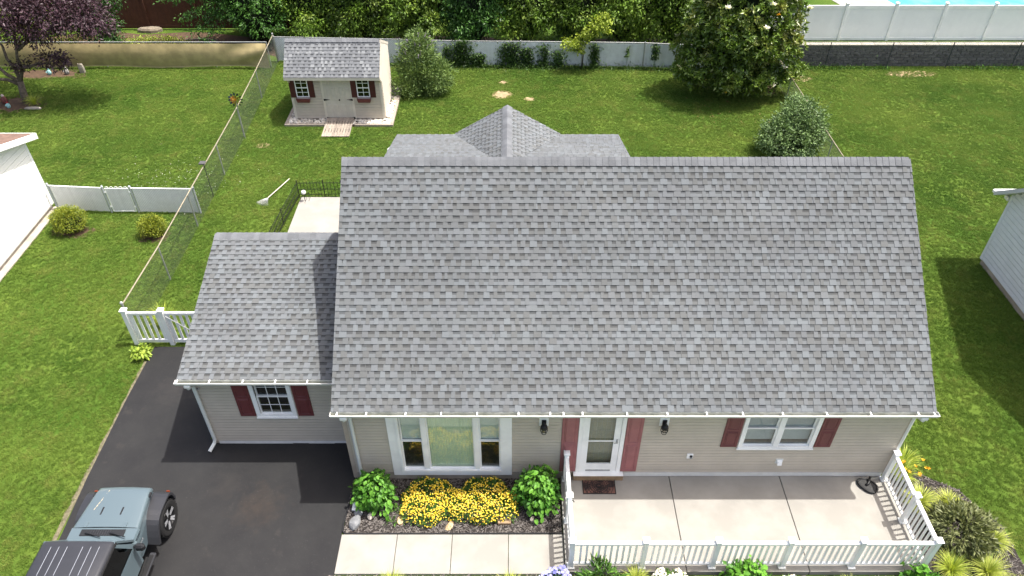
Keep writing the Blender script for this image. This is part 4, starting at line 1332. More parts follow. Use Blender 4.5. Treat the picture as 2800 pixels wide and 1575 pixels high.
# white vinyl picket gate beside the driveway
f = thing('picket_gate', 'white vinyl picket fence and gate at the end of the driveway', 'gate', (-6.0, 4.6, 0))
for x in (-7.02, -6.0):
    p = MB().cb(x, 4.60, 0.64, 0.13, 0.13, 1.28, 0.006).obj('post', WHITE, f)
    MB().loft([[(x - a, 4.6 - a, z), (x + a, 4.6 - a, z), (x + a, 4.6 + a, z), (x - a, 4.6 + a, z)] for a, z in ((0.08, 1.28), (0.085, 1.295), (0.085, 1.32), (0.03, 1.345))]).obj('post_cap', WHITE, p)
for x0_, x1_ in ((-6.95, -6.07), (-5.93, -3.9)):
    MB().cb((x0_ + x1_) / 2, 4.6, 1.18, x1_ - x0_, 0.07, 0.09, 0.005).obj('top_rail', WHITE, f)
    MB().cb((x0_ + x1_) / 2, 4.6, 0.14, x1_ - x0_, 0.06, 0.11, 0.005).obj('bottom_rail', WHITE, f)
    n = round((x1_ - x0_) / 0.165)
    for k in range(n):
        q = x0_ + (k + 0.5) * (x1_ - x0_) / n
        MB().cb(q, 4.6, 0.66, 0.075, 0.03, 0.95, 0.003).obj('picket', WHITE, f)
    for q in (x0_ + 0.02, x1_ - 0.02): MB().cb(q, 4.6, 0.66, 0.045, 0.05, 0.94, 0.003).obj('stile', WHITE, f)
MB().tube([(-5.0, 4.565, 0.22), (-5.9, 4.565, 1.1)], 0.018, 5).obj('brace', WHITE, f)

# back boundary: white slats woven in chain-link
f = thing('back_slatted_fence', 'white slatted chain-link fence along the back of the yard', 'fence', (3, 23.4, 0))
bx = [-7.6, -4.4, -1.6, 1.25, 4.1, 7.0, 9.9, 12.3, 14.2]
by = [24.0, 23.85, 23.7, 23.5, 23.45, 23.38, 23.28, 23.0, 22.95]
for x, y in zip(bx, by): fpost(f, x, y - 0.03, 1.24, 0.028)
MB().tube([(x, y, 1.23) for x, y in zip(bx, by)], 0.02, 8).obj('top_rail', GALV, f)
BSLAT = M('aged_white_slats', (236, 240, 243), 0.6, 0.06, 5, 0.04, rnd=0.1)
for i in range(len(bx) - 1):
    slat_panel(f, (bx[i], by[i]), (bx[i + 1], by[i + 1]), 0.05, 1.2, BSLAT)
    wires((bx[i], by[i]), (bx[i + 1], by[i + 1]), 0.03, 1.22, 0.1, 0.003, WIRE_W, f, (0, -0.025))

# tan windscreen fence of the left yard
f = thing('tan_screen_fence', 'chain-link fence hung with a tan windscreen cloth behind the left lawn', 'fence', (-14, 23.3, 0))
TAN = M('tan_cloth', (176, 160, 116), 0.85, 0.12, 2.5, 0.05, 200)
rows = []
for k in range(9):
    z = 0.10 + k * (1.2 - 0.10) / 8
    row = []
    for i in range(120):
        x = -24 + i * (16.2 / 119)
        e = max(0.0, (x + 10.6) / 2.8) if x > -10.6 else 0
        wv = 0.008 * math.sin(x * 2.3 + z * 2) + 0.007 * math.sin(x * 5.1 - z * 5) + e * 0.06 * math.sin((x + 7.8) * 2.5 + (1.2 - z) * 7.5)
        lowz = 0.04 * math.sin(x * 1.1) * (1 - k / 8)
        row.append((x, 23.26 - wv - 0.10 * math.sin(math.pi * k / 8) , z + lowz))
    rows.append(row)
MB().grid(rows).obj('windscreen_cloth', TAN, f, smooth=True)
HEM = M('cream_hem', (206, 190, 142), 0.8, 0.08, 4)
MB().grid([[(x, y - 0.012, z - 0.02 - 0.02 * abs(math.sin(x * 3))) for x, y, z in rows[0]], [(x, y - 0.022, z + 0.03) for x, y, z in rows[0]]]).obj('hem', HEM, f)
MB().tube([(-24, 23.33, 1.25), (-7.8, 23.33, 1.25)], 0.022, 8).obj('top_rail', GALV, f)
for k in range(7): fpost(f, -23.4 + k * 2.6, 23.36, 1.24, 0.026, cap=False)
MB().tube([(-24 + i * 0.16, 23.31, 1.215 + 0.012 * math.sin(i * 1.7)) for i in range(101)], 0.007, 4).obj('lacing', BLACK, f)

# brown panel fence far behind
f = thing('brown_panel_fence', 'tall dark brown board fence in the shade behind the tan screen', 'fence', (-14, 28.1, 0))
BROWN = M('brown_boards', (84, 52, 38), 0.8, 0.1, 4, 0.06, rnd=0.1)
for k in range(82):
    x = -24 + k * 0.2
    MB().cb(x, 28.1, 1.0, 0.194, 0.03, 1.9, 0.004).obj('board', BROWN, f)
for x in (-20.5, -17.9, -15.3, -12.7, -10.1): MB().cb(x, 28.07, 1.0, 0.12, 0.12, 2.0, 0.006).obj('post', BROWN, f)
for x0_, x1_ in ((-24, -7.7),): MB().cb((x0_ + x1_) / 2, 28.07, 0.16, x1_ - x0_, 0.05, 0.14, 0.004).obj('bottom_rail', BROWN, f)
STEP = M('pale_step_stone', (132, 122, 106), 0.9, 0.15, 5, 0.1)
def slab_rock(name, label, cx, cy, cz, sx, sy, sz, m, seed, cat='stone', n=9):
    rg = random.Random(seed)
    rings = []
    for z, s in ((0, 1.0), (0.55, 0.98), (1.0, 0.8)):
        rings.append([])
    base = [(math.cos(2 * math.pi * k / n), math.sin(2 * math.pi * k / n), rg.uniform(0.75, 1.1)) for k in range(n)]
    rings = [[(cx + a * r * sx * s, cy + b_ * r * sy * s, cz + z * sz * rg.uniform(.9, 1.1)) for a, b_, r in base] for z, s in ((0, 1), (0.6, 0.98), (1, 0.78))]
    return tag(MB().loft(rings).obj(name, m), label, cat)
slab_rock('stone_step', 'pale curved stone step at the foot of the brown fence', -15.2, 27.75, 0, 0.75, 0.25, 0.22, STEP, 1, 'step')
slab_rock('edging_log', 'long pale log lying in front of the brown fence', -12.2, 26.6, 0, 0.85, 0.06, 0.09, STEP, 2, 'log')
slab_rock('flagstone', 'left flat flagstone behind the tan screen', -15.2, 25.2, 0, 0.28, 0.22, 0.04, STEP, 3)
slab_rock('flagstone', 'right flat flagstone behind the tan screen', -14.0, 25.25, 0, 0.3, 0.22, 0.04, STEP, 4)

# right boundary fence
f = thing('side_chain_link_fence', 'galvanised chain-link fence behind the shrub on the right boundary', 'fence', (15.85, 16, 0))
fy = [11.5, 14.5, 17.3, 20.0, 22.9]
for y in fy: fpost(f, 15.85, y, 1.0, 0.024, cap=False)
MB().tube([(15.85, y, 1.01) for y in fy], 0.02, 8).obj('top_rail', RAIL, f)
for a, b in zip(fy[:-1], fy[1:]): wires((15.85, a), (15.85, b), 0.03, 1.0, parent=f, r=0.003, step=0.085)

# block wall, black chain-link before it, vinyl fence on top
f = thing('block_retaining_wall', 'dark grey concrete block retaining wall behind the right lawn', 'wall', (22, 23.5, 0))
BLK = M('dark_split_block', (132, 130, 128), 0.95, 0.2, 6, 0.2, 60, 0.7, 50, rnd=0.3)
box(15.4, 23.53, 0, 32, 23.74, 0.99).obj('core', M('pale_mortar', (222, 218, 210), .95, .15, 5), f)
bl_me = [MB().loft([[(-0.215, 0, 0.003), (0.215, 0, 0.003), (0.215, 0, 0.134), (-0.215, 0, 0.134)][::1], [(-0.195 + random.uniform(-.01, .01), -0.035, 0.012), (0.195, -0.04, 0.01), (0.2, -0.035, 0.126), (-0.2, -0.04, 0.128)]]).mesh('block', BLK) for _ in range(4)]
for r_ in range(7):
    k = 0
    x = 15.6 + (0.22 if r_ % 2 else 0)
    while x < 31.5:
        inst('block', bl_me[random.randrange(4)], f, (x, 23.535 - (6 - r_) * 0.004, r_ * 0.142), (0, 0, random.uniform(-.006, .006)))
        x += 0.435
CAPM = M('pale_cap_stone', (178, 172, 160), 0.9, 0.1, 4, 0.08, rnd=0.12)
x = 15.6
while x < 31.5:
    MB().cb(x, 23.64, 1.03, 0.6, 0.34, 0.075, 0.01).obj('cap_stone', CAPM, f)
    x += 0.608
f = thing('black_chain_link_fence', 'dark chain-link fence standing before the block wall', 'fence', (22, 23.2, 0))
WIRE_D = M('dark_wire', (66, 70, 74), 0.5, 0.1, 9)
fx = [15.9, 18.6, 21.52, 24.35, 27.48, 30.5]
for x in fx: fpost(f, x, 23.28, 1.26, 0.024, WIRE_D, cap=False)
MB().tube([(x, 23.28, 1.26) for x in fx], 0.012, 6).obj('top_wire', WIRE_D, f)
for a, b in zip(fx[:-1], fx[1:]): wires((a, 23.26), (b, 23.26), 0.03, 1.25, parent=f, m=WIRE_D, r=0.003, step=0.085)
f = thing('vinyl_privacy_fence', 'tall white vinyl privacy fence on top of the block wall', 'fence', (22, 24.2, 1))
VG = M('white_vinyl_panel', (240, 242, 242), 0.5, 0.015, 3, 0.01, rnd=0.02)
vx = [14.65, 17.0, 19.25, 21.55, 23.85, 26.15, 28.45, 30.75]
for x in vx:
    p = MB().cb(x, 24.2, 1.85, 0.13, 0.13, 1.75, 0.008).obj('post', WHITE, f)
    MB().loft([[(x - a, 24.2 - a, z), (x + a, 24.2 - a, z), (x + a, 24.2 + a, z), (x - a, 24.2 + a, z)] for a, z in ((0.075, 2.725), (0.08, 2.74), (0.08, 2.765), (0.02, 2.80))]).obj('post_cap', WHITE, p)
for a, b in zip(vx[:-1], vx[1:]):
    MB().cb((a + b) / 2, 24.2, 2.56, b - a - 0.13, 0.055, 0.16, 0.006).obj('top_rail', WHITE, f)
    MB().cb((a + b) / 2, 24.2, 1.06, b - a - 0.13, 0.055, 0.14, 0.006).obj('bottom_rail', WHITE, f)
    n = 12; w_ = (b - a - 0.13) / n
    for k in range(n):
        MB().cb(a + 0.065 + (k + 0.5) * w_, 24.2, 1.81, w_ - 0.001, 0.028, 1.36).obj('board', VG, f)

# swimming pool behind the vinyl fence
POOLW, t_, p_ = nt('pool_water')
pos = worldpos(t_)
k_ = mixc(t_, ramp(t_, noise(t_, pos, 0.9, 3), 0.4, 0.6), lin((58, 172, 210)), lin((96, 196, 224)))
t_.links.new(k_, p_.inputs['Base Color']); p_.inputs['Roughness'].default_value = 0.08
bump(t_, p_, noise(t_, pos, 4, 3), 0.3, 0.05)
sheet('pool_deck', [(21.6, 26.5), (40, 26.5), (40, 40), (20.0, 40), (20.6, 30)], 1.0, CONCRETE)
sheet('pool_water', [(24.2, 27.6), (38, 27.6), (38, 38), (22.8, 38), (23.3, 31)], 1.006, POOLW)

# patio fence of black steel
f = thing('black_patio_fence', 'low black metal picket fence around the rear patio', 'fence', (-4.1, 11, 0))
bar_me = MB().tube([(0, 0, 0.03), (0, 0, 0.66)], 0.009, 5).mesh('picket', BLACK)
def metal_run(a, b):
    a, b = Vector(a), Vector(b); L = (b - a).length; d = (b - a) / L
    for z in (0.12, 0.34, 0.60): MB().tube([(a.x, a.y, z), (b.x, b.y, z)], 0.011, 5).obj('rail', BLACK, f)
    n = int(L / 0.11)
    for k in range(1, n):
        q = a + d * (L * k / n); inst('picket', bar_me, f, (q.x, q.y, 0))
pts = [(-4.3, 9.0), (-4.18, 10.4), (-4.03, 12.17), (-3.1, 12.19), (-2.45, 12.19), (-1.4, 12.19)]
for a, b in zip(pts[:-1], pts[1:]): metal_run(a, b)
for p in pts: MB().tube([(*p, 0), (*p, 0.72)], 0.018, 6).obj('post', BLACK, f)

# ================================================================ NEIGHBOURS' HOUSES
h = thing('white_house', 'white-sided house with brown roof at the left edge', 'house', (-16, 8, 0))
NW = M('white_siding', (246, 245, 240), 0.55, 0.02, 3, 0.02)
BRN = M('brown_shingles', (122, 98, 86), 0.9, 0.18, 6, 0.15, 60)
ys0, yr_, ye_ = 3.0, 7.2, 11.5
MB().prism_axis([(ys0, 0.16), (ye_, 0.16), (ye_, 2.62), (yr_, 4.08), (ys0, 2.62)], -18.9, -12.62, 'x').obj('wall', NW, h)
hw = bpy.data.objects['wall']
rr = []; z = 0.2
while z < 4.0:
    zc = z + 0.1; ext = 0 if zc < 2.62 else (zc - 2.62) / 1.46 * 4.25
    if ye_ - ys0 - 2 * ext > 0.3: rr.append((ys0 + ext, ye_ - ext, z, z + 0.2))
    z += 0.2
siding(hw, rr, -12.62, NW, 'y', 1)
box(-12.635, ye_ - 0.1, 0.2, -12.59, ye_ + 0.012, 2.6).obj('corner_trim', WHITE, h)
box(-18.9, ys0 + 0.02, 0, -12.66, ye_ - 0.03, 0.16).obj('foundation', CONCRETE_OLD, h)
MB().cb(-12.52, 7.2, 0.03, 0.24, 8.6, 0.06, 0.01).obj('footing_ledge', CONCRETE_OLD, h)
r_o = MB().prism_axis([(ys0 - 0.35, 2.74), (yr_, 4.26), (ye_ + 0.3, 2.80), (ye_ + 0.3, 2.66), (yr_, 4.10), (ys0 - 0.35, 2.6)], -19.2, -12.32, 'x').obj('roof', WHITE_ALU, h)
MB().add([(-19.18, yr_, 4.266), (-12.33, yr_, 4.266), (-12.33, ye_ + 0.29, 2.806), (-19.18, ye_ + 0.29, 2.806)], [(0, 1, 2, 3)]).obj('shingle_slope', BRN, r_o)
MB().add([(-19.18, yr_, 4.267), (-12.33, yr_, 4.267), (-12.33, ys0 - 0.34, 2.747), (-19.18, ys0 - 0.34, 2.747)], [(0, 1, 2, 3)]).obj('shingle_slope', BRN, r_o)
MB().cb(-15.75, ye_ + 0.34, 2.74, 6.85, 0.08, 0.08, 0.02).obj('gutter', WHITE, h)
MB().prism_axis([(yr_, 4.25), (ye_ + 0.31, 2.79), (ye_ + 0.31, 2.6), (yr_, 4.05)], -12.319, -12.295, 'x').obj('rake_board', WHITE, h)

h = thing('grey_house', 'light grey sided house at the right edge', 'house', (22, 4, 0))
NG_ = M('grey_blue_siding', (212, 217, 226), 0.55, 0.03, 3, 0.02)
ys0, yr_, ye_ = -0.3, 4.0, 8.33
MB().prism_axis([(ys0, 0.2), (ye_, 0.2), (ye_, 2.6), (yr_, 5.9), (ys0, 2.6)], 18.83, 28, 'x').obj('side_wall', NG_, h)
hw = bpy.data.objects['side_wall']
rr = []; z = 0.22
while z < 5.8:
    zc = z + 0.08; ext = 0 if zc < 2.6 else (zc - 2.6) / 3.3 * 4.3
    if ye_ - ys0 - 2 * ext > 0.3: rr.append((ys0 + ext, ye_ - ext, z, z + 0.16))
    z += 0.16
siding(hw, rr, 18.83, NG_, 'y', -1)
box(18.80, ye_ - 0.1, 0.2, 18.85, ye_ + 0.012, 2.6).obj('corner_trim', NG_, h)
box(18.86, ys0 + 0.03, 0, 27.9, ye_ - 0.03, 0.2).obj('foundation', CONCRETE_OLD, h)
r_o = MB().prism_axis([(ys0 - 0.4, 2.48), (yr_, 6.02), (ye_ + 0.3, 2.55), (ye_ + 0.3, 2.42), (yr_, 5.86), (ys0 - 0.4, 2.35)], 18.45, 28.2, 'x').obj('roof', M('grey_house_trim', (190, 194, 200), 0.5, 0.03), h)
for yy, zz_ in ((ye_ + 0.29, 2.56), (ys0 - 0.39, 2.49)):
    MB().add([(18.46, yr_, 6.027), (28.1, yr_, 6.027), (28.1, yy, zz_ + 0.005), (18.46, yy, zz_ + 0.005)], [(0, 1, 2, 3)]).obj('shingle_slope', BACK, r_o)
MB().cb(23.3, ye_ + 0.36, 2.52, 9.7, 0.12, 0.11, 0.02).obj('gutter', WHITE, h)
MB().cb(18.9, ye_ + 0.24, 2.36, 0.12, 0.2, 0.14, 0.02).obj('gutter_outlet', WHITE, h)
# ================================================================ PLANTS
def unit(a): return a / np.maximum(1e-9, np.linalg.norm(a, axis=-1, keepdims=True))


def leafcloud(name, P, D, S, m, parent=None, var=None, aspect=0.45, fold=0.25, kind='stuff', up=0.5):
    """one folded leaf (two triangles) per point; D = pointing direction, S = length"""
    n = len(P)
    P = np.asarray(P, float); D = unit(np.asarray(D, float)); S = np.broadcast_to(np.asarray(S, float), (n,))
    N = unit(RNG.normal(0, 1, (n, 3)) * 0.6 + np.array((0, 0, up)))
    side = unit(np.cross(D, N)); nn = np.cross(side, D)
    w = (S * aspect / 2)[:, None]; L = S[:, None]
    V = np.zeros((n, 4, 3))
    V[:, 0] = P
    V[:, 1] = P + D * L * 0.45 + side * w + nn * w * fold
    V[:, 2] = P + D * L - nn * L * 0.12
    V[:, 3] = P + D * L * 0.45 - side * w + nn * w * fold
    i = np.arange(n)[:, None] * 4
    F = np.concatenate([i + np.array((0, 1, 2)), i + np.array((0, 2, 3))])
    v = RNG.random(n) if var is None else var
    return np_mesh(name, V.reshape(-1, 3), F, m, var=np.repeat(v, 4), parent=parent, kind=kind)


def crown(blobs, twigs, per, tr, droop=0.0, shell=0.22, flat=0.8):
    """points, directions and tone for leaves gathered in twigs near the surface of ellipsoids (cx,cy,cz,rx,ry,rz)"""
    B = np.array(blobs, float)
    wgt = (B[:, 3] * B[:, 4] + B[:, 3] * B[:, 5] + B[:, 4] * B[:, 5]); wgt /= wgt.sum()
    k = RNG.choice(len(B), twigs, p=wgt)
    d = unit(RNG.normal(0, 1, (twigs, 3)))
    r = 1 - np.abs(RNG.normal(0, shell, twigs))
    r = np.clip(r, 0.15, 1) * (1 + 0.12 * np.sin(d[:, 0] * 7 + d[:, 2] * 5) * np.cos(d[:, 1] * 6))
    c = B[k, :3] + d * B[k, 3:] * r[:, None]
    tone = np.clip(RNG.normal(0.45, 0.2, twigs), 0, 1)
    P = np.repeat(c, per, 0) + RNG.normal(0, tr, (twigs * per, 3)) * np.array((1, 1, flat))
    D = np.repeat(d, per, 0) + RNG.normal(0, 0.55, (twigs * per, 3)) + np.array((0, 0, -droop))
    v = np.clip(np.repeat(tone, per) + RNG.normal(0, 0.15, twigs * per), 0, 1)
    k = P[:, 2] > 0.02
    return P[k], D[k], v[k]


def limb(parent, pts, r0, r1, name='branch', m=None):
    n = len(pts)
    return MB().tube(pts, [r0 + (r1 - r0) * i / (n - 1) for i in range(n)], 7).obj(name, m or BARK, parent, smooth=True)


def ragged(a, b, n=5, j=0.12):
    a, b = Vector(a), Vector(b)
    return [tuple(a + (b - a) * (i / n) + (Vector((random.uniform(-j, j), random.uniform(-j, j), random.uniform(-j, j) * .5)) if 0 < i < n else Vector())) for i in range(n + 1)]


L_HEDGE = leaf_mat('hedge_leaf', (26, 46, 14), (116, 150, 50), 0.5, 0.25, c3=(150, 172, 66))
L_DARK = leaf_mat('dark_green_leaf', (24, 50, 20), (88, 134, 54), 0.45, 0.2)
L_PURPLE = leaf_mat('purple_leaf', (30, 18, 24), (80, 58, 67), 0.45, 0.15)
L_MAG = leaf_mat('magnolia_leaf', (28, 52, 18), (116, 142, 58), 0.32, 0.2, 0.5, c3=(148, 150, 76))
L_BUTTER = leaf_mat('butterfly_bush_leaf', (50, 78, 36), (140, 164, 92), 0.6, 0.22)
L_SHRUB = leaf_mat('grey_green_leaf', (40, 66, 34), (126, 152, 94), 0.5, 0.2)
L_LIME = leaf_mat('lime_leaf', (76, 100, 24), (160, 176, 66), 0.5, 0.3)
L_BOX = leaf_mat('golden_shrub_leaf', (62, 88, 20), (162, 168, 54), 0.5, 0.25)
L_IVY = leaf_mat('ivy_leaf', (22, 40, 16), (74, 104, 42), 0.5, 0.2)
L_HYD = leaf_mat('hydrangea_leaf', (44, 94, 24), (108, 162, 56), 0.5, 0.25)
L_HOSTA = leaf_mat('hosta_leaf', (96, 130, 36), (172, 190, 80), 0.5, 0.25)
L_HAK = leaf_mat('golden_grass_blade', (118, 140, 46), (204, 210, 108), 0.5, 0.3)
L_GRN = leaf_mat('green_blade', (96, 128, 36), (190, 200, 84), 0.5, 0.3)
L_PEONY = leaf_mat('bronze_green_leaf', (58, 68, 38), (130, 136, 88), 0.5, 0.2)
L_FOL = leaf_mat('green_foliage', (34, 66, 20), (96, 138, 52), 0.5, 0.25)
YEL = leaf_mat('yellow_petal', (222, 176, 14), (252, 222, 46), 0.6, 0.25)
YEL_C = leaf_mat('pale_yellow_centre', (236, 200, 90), (252, 236, 170), 0.6, 0.1)
WHT_P = leaf_mat('white_petal', (226, 220, 204), (252, 250, 244), 0.6, 0.25)
BLUE_P = leaf_mat('lavender_petal', (118, 118, 200), (186, 186, 234), 0.6, 0.25)
ORG_P = leaf_mat('orange_petal', (224, 142, 24), (250, 200, 60), 0.6, 0.25)
PURP_P = leaf_mat('lilac_panicle', (120, 96, 138), (172, 148, 186), 0.6, 0.2)

# ---- hedge row behind the white fence
hx = [(-6.2, 27.2, 2.3), (-3.6, 26.2, 2.0), (-0.9, 26.4, 2.1), (1.7, 26.0, 2.0), (4.3, 26.3, 2.1), (6.9, 26.1, 2.0), (9.4, 26.2, 2.1), (11.9, 26.0, 2.0), (14.2, 26.2, 1.9)]
CORE = M('hedge_shadow_core', (24, 34, 14), 0.95, 0.2, 5, 0.2, 20)  # dark solid added to block see-through, coloured as shade between the leaves
HLAB = ['tall hedge tree at the left end of the row, left of the shed', 'tall hedge tree directly behind the shed roof', 'tall hedge tree behind the lilac-flowered bush', 'darker hedge tree right of the lilac-flowered bush',
        'tall hedge tree behind the thickest fence vines', 'tall hedge tree behind the bright green sapling', 'tall hedge tree just right of the bright green sapling', 'tall hedge tree left of the white-blossomed tree', 'tall hedge tree hidden behind the white-blossomed tree']
for i, (x, y, r) in enumerate(hx):
    t = thing('hedge_tree', HLAB[i], 'tree', (x, y, 0), 0, 'hedge trees behind the back fence')
    limb(t, [(x, y, 0), (x, y, 1.5), (x + .1, y, 3.2)], 0.13, 0.06, 'trunk')
    bl = [(x, y, 2.4, r * .85, 1.7, 2.3)] + [(x + random.uniform(-1.1, 1.1), y - random.uniform(0.2, 1.0), random.uniform(1.4, 4.4), random.uniform(.6, 1.0), random.uniform(.6, .9), random.uniform(.6, 1.1)) for _ in range(8)]
    bl += [(x + random.uniform(-1.2, 1.2), y - 1.2, random.uniform(0.6, 1.6), .6, .5, .7) for _ in range(3)]
    bl += [(x + random.uniform(-1.2, 1.2), 24.5, random.uniform(.9, 2.4), .5, .35, .5) for _ in range(3)]
    P, D, v = crown(bl, 1150, 13, 0.13, droop=0.5)
    leafcloud('crown', P, D, RNG.uniform(.10, .19, len(P)), L_HEDGE if i != 3 else L_DARK, t, v)
    MB().lathe([(0.3, 0.1), (r * .55, 0.9), (r * .62, 2.4), (r * .5, 3.6), (0.1, 4.3)], (x, y + .2, 0), 9).obj('shadow_core', CORE, t)

# ---- dark leafy tree left of the hedge, drooping sprays before the brown fence
t = thing('spreading_tree', 'leafy green tree with drooping sprays in front of the brown fence', 'tree', (-9.6, 26.8, 0))
limb(t, ragged((-9.6, 26.8, 0), (-9.7, 26.6, 3.6), 5, .06), 0.16, 0.08, 'trunk')
bl = [(-9.4, 26.6, 2.6, 1.7, 1.5, 1.9), (-8.6, 25.8, 1.6, 1.3, 1.0, 1.2), (-10.6, 26.2, 3.4, 1.3, 1.0, 0.9)]
for a in ((-13.1, 25.9, 2.3), (-12.4, 25.6, 1.5), (-13.2, 26.0, 3.0), (-11.9, 25.5, 0.85), (-11.2, 25.2, 0.6), (-12.9, 26.2, 3.8)):
    limb(t, ragged((-9.7, 26.6, 2.6), a, 5, .08), 0.04, 0.008)
    for q in np.linspace(0.3, 1.0, 5):
        bl.append((-9.7 + (a[0] + 9.7) * q, 26.6 + (a[1] - 26.6) * q, 2.6 + (a[2] - 2.6) * q, .42 * (1.2 - q * .6), .35, .16))
P, D, v = crown(bl, 1300, 10, 0.10, droop=0.3)
leafcloud('crown', P, D, RNG.uniform(.09, .17, len(P)), L_DARK, t, np.clip(v + .15, 0, 1))
MB().lathe([(0.5, 0.1), (1.2, 1.2), (1.3, 2.4), (0.9, 3.6)], (-9.2, 26.9, 0), 9).obj('shadow_core', CORE, t)

t = thing('holly_bush', 'dark glossy green bush between the purple tree and the brown fence', 'shrub', (-16.3, 25.5, 0))
limb(t, [(-16.3, 25.5, 0), (-16.3, 25.5, 2)], .08, .04, 'trunk')
P, D, v = crown([(-16.4, 25.4, 1.6, 0.95, .8, 1.6), (-15.9, 25.0, 0.8, .6, .5, .8), (-15.6, 25.6, 2.8, .7, .6, .9), (-17.2, 25.2, 2.6, .9, .7, 1.4)], 900, 10, 0.10, droop=.4)
leafcloud('crown', P, D, RNG.uniform(.08, .15, len(P)), L_DARK, t, v)
t = thing('shade_bush', 'yellow-green leafy bush in the shade under the purple tree', 'shrub', (-18.6, 25.3, 0))
limb(t, [(-18.6, 25.3, 0), (-18.6, 25.3, 1.2)], .05, .03, 'trunk')
P, D, v = crown([(-18.8, 25.3, .8, 1.6, .8, 1.0), (-20.8, 25.6, .9, 1.4, .8, 1.1)], 800, 9, 0.12)
leafcloud('crown', P, D, RNG.uniform(.08, .15, len(P)), L_LIME, t, v * .6)
P, D, v = crown([(-14.4, 25.9, 0.05, 1.7, .9, .26), (-12.6, 25.2, 0.05, 1.6, .8, .2), (-10.5, 24.8, .05, 1.6, .8, .2)], 900, 9, 0.10)
o = leafcloud('undergrowth', P, D, RNG.uniform(.06, .13, len(P)), L_LIME, None, v); tag(o, 'low weedy undergrowth behind the tan screen', 'undergrowth')

# ---- purple-leaved tree on the left lawn
t = thing('purple_tree', 'purple-leaved tree with grey forked trunk on the left lawn', 'tree', (-17.7, 19.75, 0))
BARKG = M('grey_bark', (112, 100, 88), 0.9, 0.3, 12, 0.2, 50, 0.6, 40)
limb(t, [(-17.72, 19.75, -0.05), (-17.7, 19.75, 0.35), (-17.62, 19.78, 0.95)], 0.17, 0.13, 'trunk', BARKG)
forks = [((-17.62, 19.78, .9), (-19.3, 19.9, 2.9)), ((-17.6, 19.78, .9), (-18.1, 20.1, 3.4)), ((-17.6, 19.8, .95), (-16.9, 20.0, 3.6)), ((-17.65, 19.75, .8), (-19.8, 19.4, 1.9)), ((-17.2, 19.9, 2.3), (-15.2, 20.0, 3.4)), ((-17.5, 19.8, 1.5), (-15.8, 19.7, 1.9))]
for a, b in forks: limb(t, ragged(a, b, 5, .1), 0.085, 0.025, 'branch', BARKG)
bl = [(-17.8, 20.2, 4.6, 2.6, 2.2, 1.5), (-15.2, 20.1, 3.9, 1.9, 1.5, 0.9), (-13.9, 20.0, 3.7, 1.2, 1.1, .7), (-19.6, 20.0, 3.4, 1.6, 1.5, 1.3), (-16.2, 19.8, 3.3, 1.3, 1.1, .7), (-15.8, 19.7, 1.95, .75, .5, .3), (-17.2, 19.6, 1.75, .4, .35, .2),
      (-19.5, 19.6, 2.2, .8, .7, .5), (-13.6, 20.2, 3.2, .7, .6, .4)]
P, D, v = crown(bl, 2600, 9, 0.13, droop=.2, shell=.35)
leafcloud('crown', P, D, RNG.uniform(.10, .18, len(P)), L_PURPLE, t, v)

# ---- magnolia
t = thing('magnolia_tree', 'broad dark glossy evergreen tree with white blossoms at the back right', 'tree', (14.3, 20.9, 0))
limb(t, ragged((14.3, 20.9, -0.05), (13.9, 20.8, 5.0), 6, .08), 0.2, 0.06, 'trunk')
bl = [(13.5, 20.8, 3.2, 2.1, 1.9, 2.4), (12.0, 20.4, 1.6, 1.1, 1.0, .75), (15.0, 20.6, 1.7, 1.1, 1.0, .8), (13.6, 19.7, 1.2, 1.5, .9, .7), (12.4, 20.6, 3.2, 1.2, 1.2, 1.0), (15.0, 20.7, 3.3, 1.1, 1.1, 1.0),
      (13.6, 20.0, 2.4, 1.5, 1.0, .8), (13.6, 20.8, 5.3, 1.4, 1.3, 1.0), (11.4, 20.9, 2.0, .8, .7, .45), (15.7, 20.6, 2.2, .6, .6, .5), (12.2, 20.2, .8, .9, .7, .45), (14.6, 19.9, .95, .9, .7, .5), (14.9, 20.9, 4.4, 1.0, 1.0, .8), (12.6, 20.8, 4.5, 1.0, 1.0, .9)]
for b_ in bl[1:]: limb(t, ragged((14.1, 20.85, max(.6, b_[2] - 0.8)), b_[:3], 4, .08), 0.05, 0.015)
bl += [(11.6, 20.3, 1.3, .9, .8, .6), (15.6, 20.3, 1.3, .8, .8, .6), (13.0, 19.6, 3.2, 1.2, .8, .8), (14.6, 19.8, 2.6, 1.1, .8, .8), (11.7, 20.7, 3.4, .8, .8, .8)]
P, D, v = crown(bl, 3700, 1, 0.02, droop=-.6, shell=.16)
per = 9
a_ = RNG.uniform(0, 6.28, len(P))[:, None] + np.arange(per)[None] * 2.4
Dn = unit(D); e1 = unit(np.cross(Dn, np.array((.3, .2, 1.0)))); e2 = np.cross(Dn, e1)
DD = e1[:, None] * np.cos(a_)[..., None] + e2[:, None] * np.sin(a_)[..., None] + Dn[:, None] * RNG.uniform(.15, .9, a_.shape)[..., None]
leafcloud('crown', np.repeat(P, per, 0) + RNG.normal(0, .02, (len(P) * per, 3)), DD.reshape(-1, 3), RNG.uniform(.16, .26, len(P) * per), L_MAG, t, np.clip(np.repeat(v, per) + RNG.normal(0, .12, len(P) * per), 0, 1), aspect=.4)
MB().lathe([(0.3, 1.2), (1.0, 2.0), (1.1, 3.2), (0.6, 4.6), (.1, 5.2)], (13.6, 20.9, 0), 10).obj('shadow_core', CORE, t)
def blossom(parent, c, r, m):
    Pp = np.repeat(np.array([c], float), 9, 0); a = np.arange(9) * 2.4
    D = np.stack([np.cos(a), np.sin(a), np.where(np.arange(9) < 6, .5, 1.6)], 1)
    return leafcloud('blossom', Pp, D, r, m, parent, aspect=.75, kind=None)
